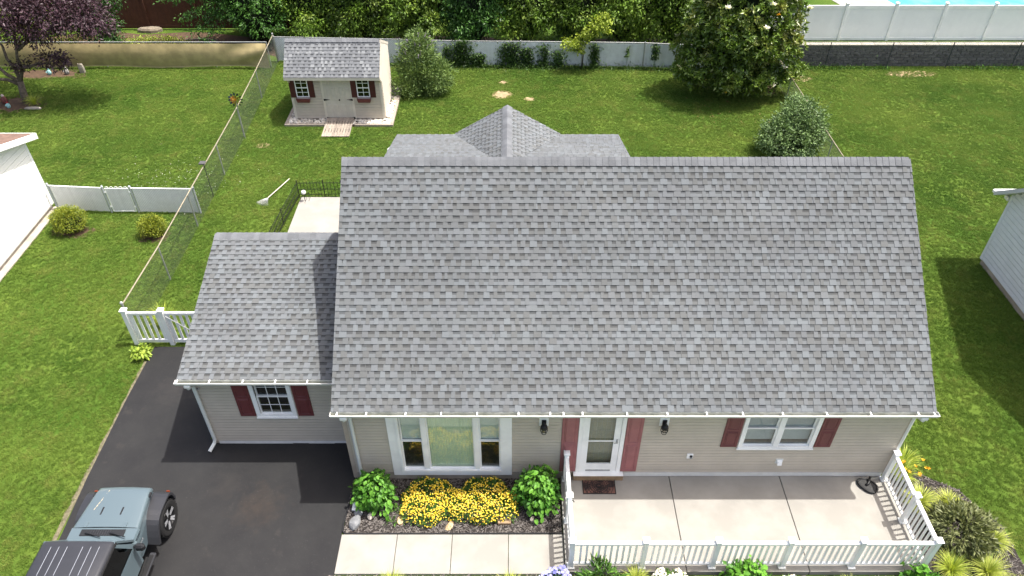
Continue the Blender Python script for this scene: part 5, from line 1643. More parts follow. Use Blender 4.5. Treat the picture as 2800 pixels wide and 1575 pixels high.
for c in ((12.3, 19.2, 4.3), (14.1, 19.3, 4.4), (16.0, 20.3, 3.9), (15.0, 19.6, 2.6), (14.8, 19.2, 1.0), (15.3, 19.7, 1.6), (13.9, 18.9, 3.6), (14.7, 19.8, 3.9)):
    blossom(t, c, 0.17, WHT_P)
for c in ((11.9, 20.2, 2.2), (12.8, 19.1, 0.75), (14.4, 19.3, 4.0)):
    blossom(t, c, 0.10, ORG_P)

# ---- other shrubs of the yard
def shrub(name, label, cat, x, y, blobs, twigs, per, tr, m, size, stem=.05, h=.6, droop=0.2, aspect=.45, core=None, bias=0.0):
    t = thing(name, label, cat, (x, y, 0))
    st = MB()
    for k in range(4):
        a = random.uniform(0, 6.28); st.tube([(x, y, 0), (x + .3 * h * math.cos(a), y + .3 * h * math.sin(a), h)], stem * .5, 5)
    st.obj('stems', BARK, t)
    P, D, v = crown(blobs, twigs, per, tr, droop=droop)
    leafcloud('foliage', P, D, RNG.uniform(*size, len(P)), m, t, np.clip(v + bias, 0, 1), aspect=aspect)
    if core: MB().lathe([(core[0] * .6, 0.05), (core[0], core[1] * .4), (core[0] * .85, core[1] * .75), (.05, core[1])], (x, y, 0), 9).obj('shadow_core', CORE, t)
    return t

t = shrub('butterfly_bush', 'arching butterfly bush with lilac flower spikes beside the shed', 'shrub', -0.5, 20.9,
      [(-.45, 20.9, 1.1, .95, .8, .95), (-.4, 20.8, 1.9, .75, .6, .7), (.25, 20.6, .9, .8, .6, .7), (-1.0, 20.3, .4, .55, .45, .4), (-.4, 20.9, 2.4, .45, .4, .35), (.1, 20.5, .45, .8, .5, .4)], 1300, 9, .11, L_BUTTER, (.09, .18), droop=-.4, aspect=.28)
PP = []; DD = []
for k in range(34):
    a = random.uniform(0, 6.28); q = random.random() ** .5
    bx_, by_, bz_ = -.45 + .75 * q * math.cos(a), 20.85 + .7 * q * math.sin(a), 2.55 - .9 * q * q + random.uniform(-.2, .2)
    dx, dy = math.cos(a) * .5 * q, math.sin(a) * .5 * q
    for j in range(14):
        s = j * .017
        PP.append((bx_ + dx * s * 1.5, by_ + dy * s * 1.5, bz_ + s)); DD.append((random.gauss(0, 1), random.gauss(0, 1), .4))
leafcloud('flower_spikes', PP, DD, .035, PURP_P, t, aspect=.9)
shrub('grey_green_shrub', 'big rounded grey-green shrub against the right boundary fence', 'shrub', 14.6, 15.5,
      [(14.6, 15.5, .85, 1.1, .9, .8), (15.1, 15.8, 1.3, .8, .7, .7), (15.5, 15.6, .8, .5, .6, .6), (14.0, 15.2, .75, .75, .7, .65), (14.7, 14.9, .55, .8, .6, .5), (15.2, 15.3, .9, .6, .6, .6), (14.7, 16.0, 1.6, .5, .5, .45)], 1100, 10, .09, L_SHRUB, (.08, .14), h=.8, core=(.6, 1.0))
shrub('lilac_sapling', 'pale green sprouting bush behind the grey-green shrub', 'shrub', 15.3, 17.0, [(15.3, 17.0, .8, .6, .5, .8)], 160, 9, .1, L_SHRUB, (.07, .12), h=.8, bias=.2)
shrub('rounded_golden_shrub', 'larger clipped golden-green shrub beside the white house', 'shrub', -11.35, 10.15, [(-11.35, 10.15, .42, .56, .5, .42), (-11.45, 10.1, .5, .4, .4, .38)], 900, 12, .045, L_BOX, (.04, .065), h=.3, core=(.42, .7))
shrub('rounded_golden_shrub', 'smaller clipped golden-green shrub near the chain-link fence', 'shrub', -8.45, 9.85, [(-8.45, 9.85, .38, .42, .4, .36), (-8.42, 9.8, .45, .3, .3, .32)], 620, 12, .045, L_BOX, (.04, .065), h=.3, core=(.3, .58))
# light green sapling in the fence line
t = thing('maple_sapling', 'bright yellow-green sapling growing through the back fence', 'tree', (7.0, 23.1, 0))
limb(t, [(7.0, 23.15, 0), (7.05, 23.05, 1.1), (7.4, 23.0, 2.2)], .03, .012, 'trunk')
limb(t, [(7.03, 23.1, .8), (6.6, 22.95, 1.3), (6.3, 22.9, 1.55)], .015, .008)
P, D, v = crown([(7.75, 22.95, 2.35, .42, .3, .35), (7.35, 23.0, 1.9, .35, .3, .25), (7.95, 23.0, 2.0, .25, .2, .2), (6.4, 22.9, 1.35, .35, .25, .25), (6.75, 22.95, 1.1, .3, .2, .2), (7.0, 23.0, 1.5, .3, .25, .25)], 150, 9, .08, droop=.3)
leafcloud('crown', P, D, RNG.uniform(.08, .14, len(P)), L_LIME, t, np.clip(v + .25, 0, 1), aspect=.8)
# vines on the back fence
VLAB = iter(['vine at the left corner of the back fence beside the shed', 'thin vine just right of the lilac-flowered bush', 'second thin vine right of the lilac-flowered bush', 'thick vine with dense leaves covering a fence post', 'low short vine right of the thick post vine', 'full-height thick vine in the middle of the back fence', 'narrow vine right of the middle thick vine', 'full-height vine two before the sapling', 'lower vine directly left of the sapling', 'hanging vine directly right of the sapling', 'tiny sprig of vine right of the sapling', 'short hanging vine nearest the white-blossomed tree'])
for (x, w_, z0_, z1_, n) in ((-6.6, .5, 0, .9, 60), (-.3, .25, .1, .9, 40), (.6, .25, 0, 1.1, 45), (1.3, .6, 0, 1.35, 190), (2.1, .45, 0, .7, 70), (3.6, .6, 0, 1.25, 170), (4.4, .4, .1, 1.0, 70), (5.2, .35, 0, 1.2, 60), (5.9, .4, .0, .9, 50), (7.6, .28, .1, 1.25, 60), (9.1, .12, .6, 1.1, 8), (10.4, .2, .5, 1.25, 30)):
    yf = np.interp(x, bx, by) - .09
    t = thing('climbing_vine', next(VLAB), 'vine', (x, yf, 0), 0, 'vines on the back fence')
    MB().tube([(x, yf + .04, 0), (x + .05, yf + .04, z1_ * .5), (x, yf + .04, z1_)], .008, 5).obj('stem', STEM, t)
    P = np.stack([RNG.normal(x, w_ * .45, n * 9), RNG.normal(yf, .045, n * 9), np.clip(RNG.beta(1.0, 1.3, n * 9) * (z1_ - z0_) + z0_, .03, 1.4)], 1)
    D = RNG.normal(0, .5, P.shape) + np.array((0, -.6, -.4))
    leafcloud('leaves', P, D, RNG.uniform(.06, .11, len(P)), L_IVY, t, aspect=.8)
# rough growth at the foot of the back fence and block wall
P = np.stack([RNG.uniform(-6.8, 12.6, 5000), 0 * RNG.random(5000), RNG.gamma(1.3, .06, 5000)], 1)
P[:, 1] = np.interp(P[:, 0], bx, by) - .12 - RNG.gamma(1.2, .09, 5000)
o = leafcloud('fence_weeds', P, RNG.normal(0, .6, P.shape) + np.array((0, 0, .5)), RNG.uniform(.06, .14, 5000), L_IVY, None, aspect=.35); tag(o, 'dark weeds along the foot of the white back fence', 'weeds')
P = np.stack([RNG.uniform(15.6, 29, 3000), 23.2 - RNG.gamma(1.2, .08, 3000), RNG.gamma(1.2, .05, 3000)], 1)
P = P[(np.sin(P[:, 0] * 1.3) + np.sin(P[:, 0] * .7 + 1)) > -.2]
o = leafcloud('wall_weeds', P, RNG.normal(0, .6, P.shape) + np.array((0, 0, .6)), RNG.uniform(.06, .13, len(P)), L_FOL, None, aspect=.3); tag(o, 'green weeds along the foot of the block wall', 'weeds')


# ---- blades: arching grasses
def blades(parent, name, c, n, length, spread, m, w=.006, arch=.55, seg=5, bias=0.0):
    a = RNG.uniform(0, 2 * math.pi, n); L = RNG.uniform(.55, 1.0, n) * length; tilt = RNG.uniform(.05, 1.0, n) ** .8 * spread
    r0 = RNG.uniform(0, .07, n)
    V = np.zeros((n, (seg + 1) * 2, 3))
    for k in range(seg + 1):
        s = k / seg
        ang = tilt * .35 + tilt * arch * 2.0 * s           # bends over with length
        rad = r0 + L * np.sin(np.minimum(ang, 2.3)) * s * .85
        z = L * s * np.cos(np.minimum(ang * .8, 2.0)) * .9 + .02
        ww = w * (1 - s) ** .6 + .0006
        x = c[0] + rad * np.cos(a); y = c[1] + rad * np.sin(a)
        V[:, k * 2] = np.stack([x - np.sin(a) * ww, y + np.cos(a) * ww, c[2] + np.maximum(z, .01)], 1)
        V[:, k * 2 + 1] = np.stack([x + np.sin(a) * ww, y - np.cos(a) * ww, c[2] + np.maximum(z, .01)], 1)
    F = []
    i = np.arange(n)[:, None] * (seg + 1) * 2
    F = np.concatenate([i + np.array((2 * k, 2 * k + 1, 2 * k + 3, 2 * k + 2)) for k in range(seg)])
    var = np.repeat(np.clip(RNG.random(n) + bias, 0, 1), (seg + 1) * 2)
    return np_mesh(name, V.reshape(-1, 3), F, m, var=var, parent=parent, kind='stuff')

def grass_clump(label, x, y, ln=.5, n=420, m=None, name='golden_grass_clump', spread=1.25, w=.0055):
    t = thing(name, label, 'grass clump', (x, y, .02))
    blades(t, 'blades', (x, y, .02), n, ln, spread, m or L_HAK, w)
    return t

grass_clump('golden grass clump before the walk, leftmost along the bottom edge', 1.15, -2.80, .5)
grass_clump('golden grass clump before the walk, left of the blue flowers', 3.65, -2.85, .5)
grass_clump('golden grass clump beside the left mound of white flowers', 6.30, -2.68, .5)
grass_clump('golden grass clump before the porch, between white mound and corner hydrangea', 10.75, -2.95, .48)
grass_clump('golden grass clump beside the middle of the right railing', 13.12, -.70, .55, 480)
grass_clump('golden grass clump behind the bronze peony', 13.75, -.78, .5)
grass_clump('golden grass clump right of the bronze peony', 14.32, -1.72, .55, 480)
grass_clump('golden grass clump before the bronze peony', 13.85, -2.45, .6, 520)
grass_clump('golden-green grass clump at the front right railing corner', 13.12, -2.38, .55, 330, L_GRN)
grass_clump('golden grass clump in the bottom right corner', 14.50, -2.95, .5)
grass_clump('tall green grass clump behind the picket gate', -6.55, 5.45, .75, 220, L_GRN, 'tall_grass_clump', .9)
grass_clump('yellow-green grass clump at the foot of the purple tree', -17.2, 19.45, .6, 260, L_GRN, 'tree_grass_clump')
for x, y, lb in ((13.0, .05, 'orange daylily clump at the back end of the right railing'), (13.15, .35, 'green daylily clump beside the corner downspout')):
    t = thing('daylily', lb, 'flower', (x, y, .02))
    blades(t, 'blades', (x, y, .02), 260, .62, 1.0, L_GRN, .008)
    if y < .2:
        for k in range(10):
            c = (x + random.uniform(-.1, .5), y + random.uniform(-.35, .1), random.uniform(.4, .62))
            MB().tube([(x, y, .05), c], .004, 4).obj('flower_stem', STEM, t)
            a = np.arange(6) * 1.047
            leafcloud('flower', np.repeat([c], 6, 0), np.stack([np.cos(a), np.sin(a), 0 * a + .7], 1), .06, ORG_P, t, aspect=.5, kind=None)

# ---- big-leaved hydrangeas: every leaf a piece of its own
def leaf_mesh(L, W, m, curl=.2):
    prof = [(0, .02), (.15, .55), (.35, .95), (.55, 1.0), (.75, .75), (.9, .38), (1.0, .02)]
    b = MB()
    b.grid([[(-w * W / 2, s * L, w * W * .16 - curl * L * s * s), (0, s * L, -curl * L * s * s), (w * W / 2, s * L, w * W * .16 - curl * L * s * s)] for s, w in prof])
    me = b.mesh('leaf', m)
    a = me.attributes.new('var', 'FLOAT', 'POINT'); a.data.foreach_set('value', np.full(len(me.vertices), random.random(), np.float32))
    return me
HYD_LEAVES = [leaf_mesh(random.uniform(.13, .17), random.uniform(.085, .11), L_HYD, random.uniform(.1, .3)) for _ in range(10)]
HOS_LEAVES = [leaf_mesh(random.uniform(.2, .26), random.uniform(.1, .13), L_HOSTA, random.uniform(.3, .5)) for _ in range(5)]


def leafy(name, label, cat, x, y, r, h, n, meshes, z0=.1, ry=None, sc=(.8, 1.15), lobes=()):
    t = thing(name, label, cat, (x, y, 0)); ry = ry or r
    st = MB()
    for k in range(9):
        a = random.uniform(0, 6.28); q = random.uniform(.2, .8)
        st.tube([(x, y, 0), (x + q * r * .5 * math.cos(a), y + q * ry * .5 * math.sin(a), h * .5), (x + q * r * math.cos(a), y + q * ry * math.sin(a), h * .85)], .008, 5)
    st.obj('stems', STEM, t)
    for k in range(n):
        u = (k + .5) / n
        el = math.asin(min(1, u ** .75)) if True else 0
        a = k * 2.399963 + random.uniform(-.2, .2)
        f = random.uniform(.66, 1.06) * (1 + .16 * math.sin(a * 3 + x * 7) + .12 * math.sin(a * 5 + x))
        ce, se = math.cos(el), math.sin(el)
        px, py, pz = x + r * f * ce * math.cos(a), y + ry * f * ce * math.sin(a), z0 + (h - z0) * se * random.uniform(.74, 1.06) * (1 + .12 * math.sin(a * 2 + x * 3))
        # leaf points outward, tilting down towards the rim
        head = a - math.pi / 2 + random.uniform(-.7, .7)
        tilt = random.uniform(-.45, .15) - .35 * ce
        s = random.uniform(*sc)
        o = inst('leaf', meshes[k % len(meshes)], t, (px - .05 * math.cos(a), py - .05 * math.sin(a), pz), (tilt, random.uniform(-.35, .35), head), s)
    # inner leaves close the middle
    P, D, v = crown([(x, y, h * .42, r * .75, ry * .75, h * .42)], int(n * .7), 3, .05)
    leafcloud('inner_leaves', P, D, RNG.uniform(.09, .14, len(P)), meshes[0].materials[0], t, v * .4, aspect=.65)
    return t

leafy('hydrangea', 'leafy green hydrangea left of the picture window', 'shrub', .52, -.62, .50, 1.0, 330, HYD_LEAVES, sc=(.55, 1.05))
leafy('hydrangea', 'leafy green hydrangea beside the left porch railing', 'shrub', 4.28, -.62, .56, 1.12, 380, HYD_LEAVES, sc=(.55, 1.05))
leafy('hydrangea', 'leafy green hydrangea before the middle of the front railing', 'shrub', 8.6, -2.90, .66, .82, 240, HYD_LEAVES)
leafy('hydrangea', 'leafy green hydrangea at the front right corner of the railing', 'shrub', 12.2, -3.0, .66, .70, 240, HYD_LEAVES)
leafy('hosta', 'small yellow-green hosta at the lawn edge of the driveway', 'plant', -6.72, 4.12, .27, .34, 95, HOS_LEAVES, sc=(.45, .7))


# ---- flower mounds
def discs(parent, name, P, r, m, k=6, var=None):
    n = len(P); a = np.arange(k) * 2 * math.pi / k
    tl = RNG.normal(0, .35, (n, 2))
    rr_ = np.broadcast_to(np.asarray(r, float), (n,))
    V = np.zeros((n, k, 3))
    V[:, :, 0] = P[:, 0:1] + rr_[:, None] * np.cos(a); V[:, :, 1] = P[:, 1:2] + rr_[:, None] * np.sin(a)
    V[:, :, 2] = P[:, 2:3] + rr_[:, None] * (np.cos(a) * tl[:, :1] + np.sin(a) * tl[:, 1:])
    me = bpy.data.meshes.new(name)
    F = np.arange(n * k).reshape(n, k)
    return np_mesh(name, V.reshape(-1, 3), F, m, var=np.repeat(RNG.random(n), k), parent=parent, kind='stuff')

def dome(n, x, y, rx, ry, h, z0=.05, pw=.5):
    q = RNG.random(n) ** pw; a = RNG.uniform(0, 2 * math.pi, n)
    lump = 1 + .1 * np.sin(a * 3 + x) + .06 * np.sin(a * 7)
    px, py = x + rx * lump * q * np.cos(a), y + ry * lump * q * np.sin(a)
    pz = z0 + h * np.sqrt(np.clip(1 - q ** 4.0, 0, 1)) * (1 + .08 * np.sin(px * 9) * np.cos(py * 8))
    return np.stack([px, py, pz], 1)

def flower_mound(name, label, x, y, rx, ry, h, nf, fm, fr, leafm, nleaf=2600, centre=None, fl=(.05, .09)):
    t = thing(name, label, 'flower', (x, y, .02))
    P = dome(nleaf, x, y, rx, ry, h, pw=.5); P[:, 2] *= RNG.uniform(.55, 1.0, nleaf)
    leafcloud('foliage', P, RNG.normal(0, .7, P.shape) + np.array((0, 0, .8)), RNG.uniform(*fl, nleaf), leafm, t, aspect=.25)
    P = dome(nf * 2, x, y, rx, ry, h + .03); P[:, 2] += RNG.uniform(-.05, .05, nf * 2)
    if centre is not None: P = P[RNG.random(nf * 2) < .52 + .22 * np.sin(P[:, 0] * 13 + 2 * np.sin(P[:, 1] * 9)) + .15 * np.sin(P[:, 1] * 17 + P[:, 0] * 5) - .25 * (P[:, 1] > y + ry * .25)]  # fewer blossoms at the back, darkening it in place of eave shade
    nf = len(P)
    discs(t, 'blossoms', P, RNG.uniform(fr * .7, fr * 1.15, nf), fm)
    if centre is not None: discs(t, 'flower_centres', P + np.array((0, 0, .006)), fr * .38, centre)
    return t

flower_mound('yellow_coreopsis', 'left yellow-flowered mound under the picture window', 1.84, -.72, .78, .62, .29, 1350, YEL, .0165, L_FOL, 4200, YEL_C)
flower_mound('yellow_coreopsis', 'right yellow-flowered mound under the picture window', 3.06, -.72, .80, .62, .30, 1350, YEL, .0165, L_FOL, 4200, YEL_C)
flower_mound('white_alyssum', 'left mound of small white flowers before the porch railing', 7.05, -2.82, .46, .42, .34, 700, WHT_P, .026, L_FOL, 1500, YEL_C)
flower_mound('white_alyssum', 'right mound of small white flowers beside the middle hydrangea', 9.5, -2.88, .36, .3, .26, 420, WHT_P, .026, L_FOL, 1100, YEL_C)
t = flower_mound('blue_phlox', 'small plant with pale blue flowers at the porch corner', 4.62, -2.72, .34, .28, .42, 90, BLUE_P, .04, L_FOL, 1700)
flower_mound('white_edging_flowers', 'low patch of tiny white flowers left of the blue flowers', 4.15, -2.78, .22, .16, .10, 80, WHT_P, .02, L_FOL, 300)
flower_mound('white_edging_flowers', 'low patch of tiny white flowers at the bottom edge of the walk', 2.4, -2.75, .3, .12, .10, 110, WHT_P, .02, L_FOL, 300)


def peony(label, x, y, r, h, n, m, name='peony'):
    t = thing(name, label, 'shrub', (x, y, .02))
    st = MB()
    for k in range(12):
        a = random.uniform(0, 6.28); q = random.uniform(.2, .9)
        st.tube([(x, y, 0), (x + q * r * .4 * math.cos(a), y + q * r * .4 * math.sin(a), h * .5), (x + q * r * math.cos(a), y + q * r * math.sin(a), h * (1 - .4 * q * q))], .008, 5)
    st.obj('stems', STEM, t)
    P, D, v = crown([(x, y, h * .45, r, r, h * .5)], n, 8, .04, droop=.1, shell=.16)
    leafcloud('foliage', P, D, RNG.uniform(.10, .2, len(P)), m, t, v, aspect=.28)
    return t
peony('dark bronze-green peony bush beside the right railing', 13.68, -1.52, .62, .75, 330, L_PEONY)
peony('green lobed-leaf plant before the left front railing', 5.55, -2.80, .42, .70, 110, L_FOL, 'lobed_leaf_plant')
# clover blossoms in the left lawn, stray leaves on the grass
P = np.stack([RNG.normal(-9.0, 1.2, 260), RNG.normal(13.2, .9, 260), np.full(260, .055)], 1)
o = discs(None, 'clover_blossoms', P, RNG.uniform(.006, .012, 260), WHT_P); tag(o, 'tiny white clover blossoms in the left lawn', 'clover')
P = np.stack([RNG.uniform(11, 14.6, 60), RNG.uniform(17.6, 20, 60), np.full(60, .07)], 1)
o = leafcloud('fallen_leaves', P, RNG.normal(0, 1, P.shape) * np.array((1, 1, .1)), .08, leaf_mat('fallen_leaf', (92, 66, 38), (140, 112, 72), .7, .1), None); tag(o, 'brown fallen leaves under the evergreen tree', 'leaves')
# ================================================================ OFF-ROAD CAR
CX_, CY_ = -4.80, -1.32
car = thing('parked_car', 'grey-blue off-road car with black hardtop parked on the driveway', 'car', (CX_, CY_, 0))
def cm(b):                                           # car coordinates to the driveway
    b.v = [(x + CX_, y + CY_, z) for x, y, z in b.v]; return b
PAINT, t_, p_ = nt('car_paint')
p_.inputs['Base Color'].default_value = (*lin((84, 98, 104)), 1)
p_.inputs['Roughness'].default_value = 0.32
p_.inputs['Coat Weight'].default_value = 0.5
p_.inputs['Coat Roughness'].default_value = 0.06
FLARE = M('flare_plastic', (44, 45, 49), 0.42, 0.06, 4, 0.03, spec=0.5)
TOP = M('hardtop_plastic', (46, 47, 52), 0.5, 0.06, 4, 0.04, 260, spec=0.45)
RUB = M('tyre_rubber', (26, 26, 27), 0.85, 0.1, 20, 0.1)
RIM_ = M('rim_metal', (176, 178, 182), 0.35, 0.1, 6, metal=0.3)
RIM_D = M('rim_dark', (20, 20, 22), 0.35, 0.1, 6)
CGLASS = glass_mat('car_glass', (58, 64, 66), 0.06)
SEAT = M('car_interior', (34, 34, 36), 0.8, 0.1, 6)
GREYL = M('roof_rib_paint', (132, 136, 144), 0.5, 0.05, 6)
ORANGE = M('amber_lens', (112, 50, 26), 0.3, 0.05, 6)
CHROME = M('headlamp_lens', (190, 196, 200), 0.15, 0.05, 6, metal=0.6)


def sect(y, pts): return [(x, y, z) for x, z in pts] + [(-x, y, z) for x, z in pts[::-1]]
# lower body tub behind the cowl
b = MB(); b.loft([sect(y, [(.0, .48), (.66, .48), (.72, .6), (.755, .85), (.735, 1.08), (.70, 1.12), (0, 1.12)]) for y in (-3.95, -2.4, -.98)])
cm(b).obj('body', PAINT, car)
# engine bay sides, narrowing towards the grille
b = MB(); b.loft([sect(y, [(0, .5), (w, .5), (w + .02, .9), (w, 1.06), (0, 1.06)]) for y, w in ((-.98, .68), (-.72, .665), (.2, .55), (.32, .53))])
cm(b).obj('engine_bay', PAINT, car)
# hood: crowned panel with rolled edges
rows = []
for y in np.linspace(-.72, .30, 9):
    q = (y + .72) / 1.02; w = .695 - .125 * q; z = 1.185 - .035 * q - (.035 * max(0, (q - .8) / .2) ** 2)
    rows.append([(s * w, y, z - d_) for s, d_ in ((-1, .10), (-.995, .05), (-.97, .018), (-.9, .004), (-.6, -.008), (-.3, -.022), (0, -.024), (.3, -.022), (.6, -.008), (.9, .004), (.97, .018), (.995, .05), (1, .10))])
rows.append([(x * .985, .335, z - .045) for x, y, z in rows[-1]])
rows.append([(x * .97, .345, 1.0) for x, y, z in rows[-1]])
hood = cm(MB().grid(rows)).obj('hood', PAINT, car, smooth=True)
for sx in (-.22, .20):
    cm(MB().cb(sx, -.33, 1.192, .035, .19, .012, .004)).obj('hood_vent', BLACK_PL, hood)
for sx in (-.42, .40):
    cm(MB().cb(sx, -.66, 1.20, .075, .13, .012, .004)).obj('hood_hinge', PAINT, hood)
for sx in (-1, 1):
    cm(MB().cb(sx * .60, .13, 1.10, .045, .12, .06, .012)).obj('hood_latch', BLACK_PL, hood)
DECAL = M('tan_hood_decal', (176, 164, 140), 0.5, 0.1, 20)
b = MB()
for k in range(7):
    x0_ = -.42 + k * .018; y0_ = -.30 + k * .075
    b.add([(x0_, y0_, 1.1862 - .004 * k), (x0_ + .016, y0_, 1.1863 - .004 * k), (x0_ + .03, y0_ + .06, 1.184 - .004 * k), (x0_ + .014, y0_ + .06, 1.1838 - .004 * k)], [(0, 1, 2, 3)])
cm(b).obj('hood_decal', DECAL, hood)
# cowl with black grille panel and wipers
b = MB(); b.loft([sect(y, [(0, 1.05), (.70, 1.05), (.715, 1.12), (.69, 1.17), (0, 1.185)]) for y in (-1.02, -.726)])
cowl = cm(b).obj('cowl', PAINT, car)
cm(MB().cb(.0, -.84, 1.187, .92, .15, .012, .004)).obj('cowl_panel', BLACK_PL, cowl)
for k in range(9): cm(MB().cb(-.24 + k * .05, -.84, 1.196, .012, .12, .01)).obj('cowl_slat', FLARE, cowl)
for sx in (-.34, .17):
    cm(MB().tube([(sx, -.86, 1.20), (sx + .1, -.89, 1.23), (sx + .36, -.97, 1.235)], [.028, .016, .01], 6)).obj('wiper', BLACK_PL, cowl)
# windscreen frame and glass
def ws(s): return (-1.0 - .43 * s, 1.15 + .64 * s)
b = MB()
def wsbar(x0_, x1_, s0, s1, hw=.025):
    (ya, za), (yb, zb) = ws(s0), ws(s1)
    b.loft([[(x0_, ya + hw, za), (x1_, ya + hw, za), (x1_, ya - hw, za), (x0_, ya - hw, za)], [(x0_, yb + hw, zb), (x1_, yb + hw, zb), (x1_, yb - hw, zb), (x0_, yb - hw, zb)]])
wsbar(-.70, -.63, 0, 1.0); wsbar(.63, .70, 0, 1.0); wsbar(-.63, .63, 0, .10); wsbar(-.63, .63, .88, 1.0)
wf = cm(b).obj('windscreen_frame', PAINT, car)
(ya, za), (yb, zb) = ws(.10), ws(.88)
cm(MB().add([(-.63, ya, za), (.63, ya, za), (.63, yb, zb), (-.63, yb, zb)], [(0, 1, 2, 3)])).obj('windscreen', CGLASS, wf)
# hardtop
rows = []
for y, dz in ((-1.42, -.03), (-1.5, 0), (-2.3, .012), (-3.2, .012), (-3.85, -.01), (-3.93, -.05)):
    rows.append([(-.70, y, 1.77 + dz), (-.69, y, 1.815 + dz), (-.64, y, 1.84 + dz), (-.3, y, 1.855 + dz), (0, y, 1.858 + dz), (.3, y, 1.855 + dz), (.64, y, 1.84 + dz), (.69, y, 1.815 + dz), (.70, y, 1.77 + dz)])
top = cm(MB().grid(rows)).obj('hardtop', TOP, car, smooth=True)
for sx in (-.46, -.30, -.14, .16, .32, .48):
    cm(MB().cb(sx, -1.86, 1.868 - abs(sx) * .02, .012, .60, .01, .003)).obj('roof_rib', GREYL, top)
for y_ in (-2.26,):
    cm(MB().tube([(-.68, y_, 1.85), (0, y_ + .02, 1.868), (.68, y_, 1.85)], .008, 5)).obj('roof_seam', BLACK, top)
for s in (-1, 1):
    cm(MB().tube([(s * .705, -1.42, 1.76), (s * .705, -3.9, 1.76)], .022, 6)).obj('drip_rail', BLACK, top)
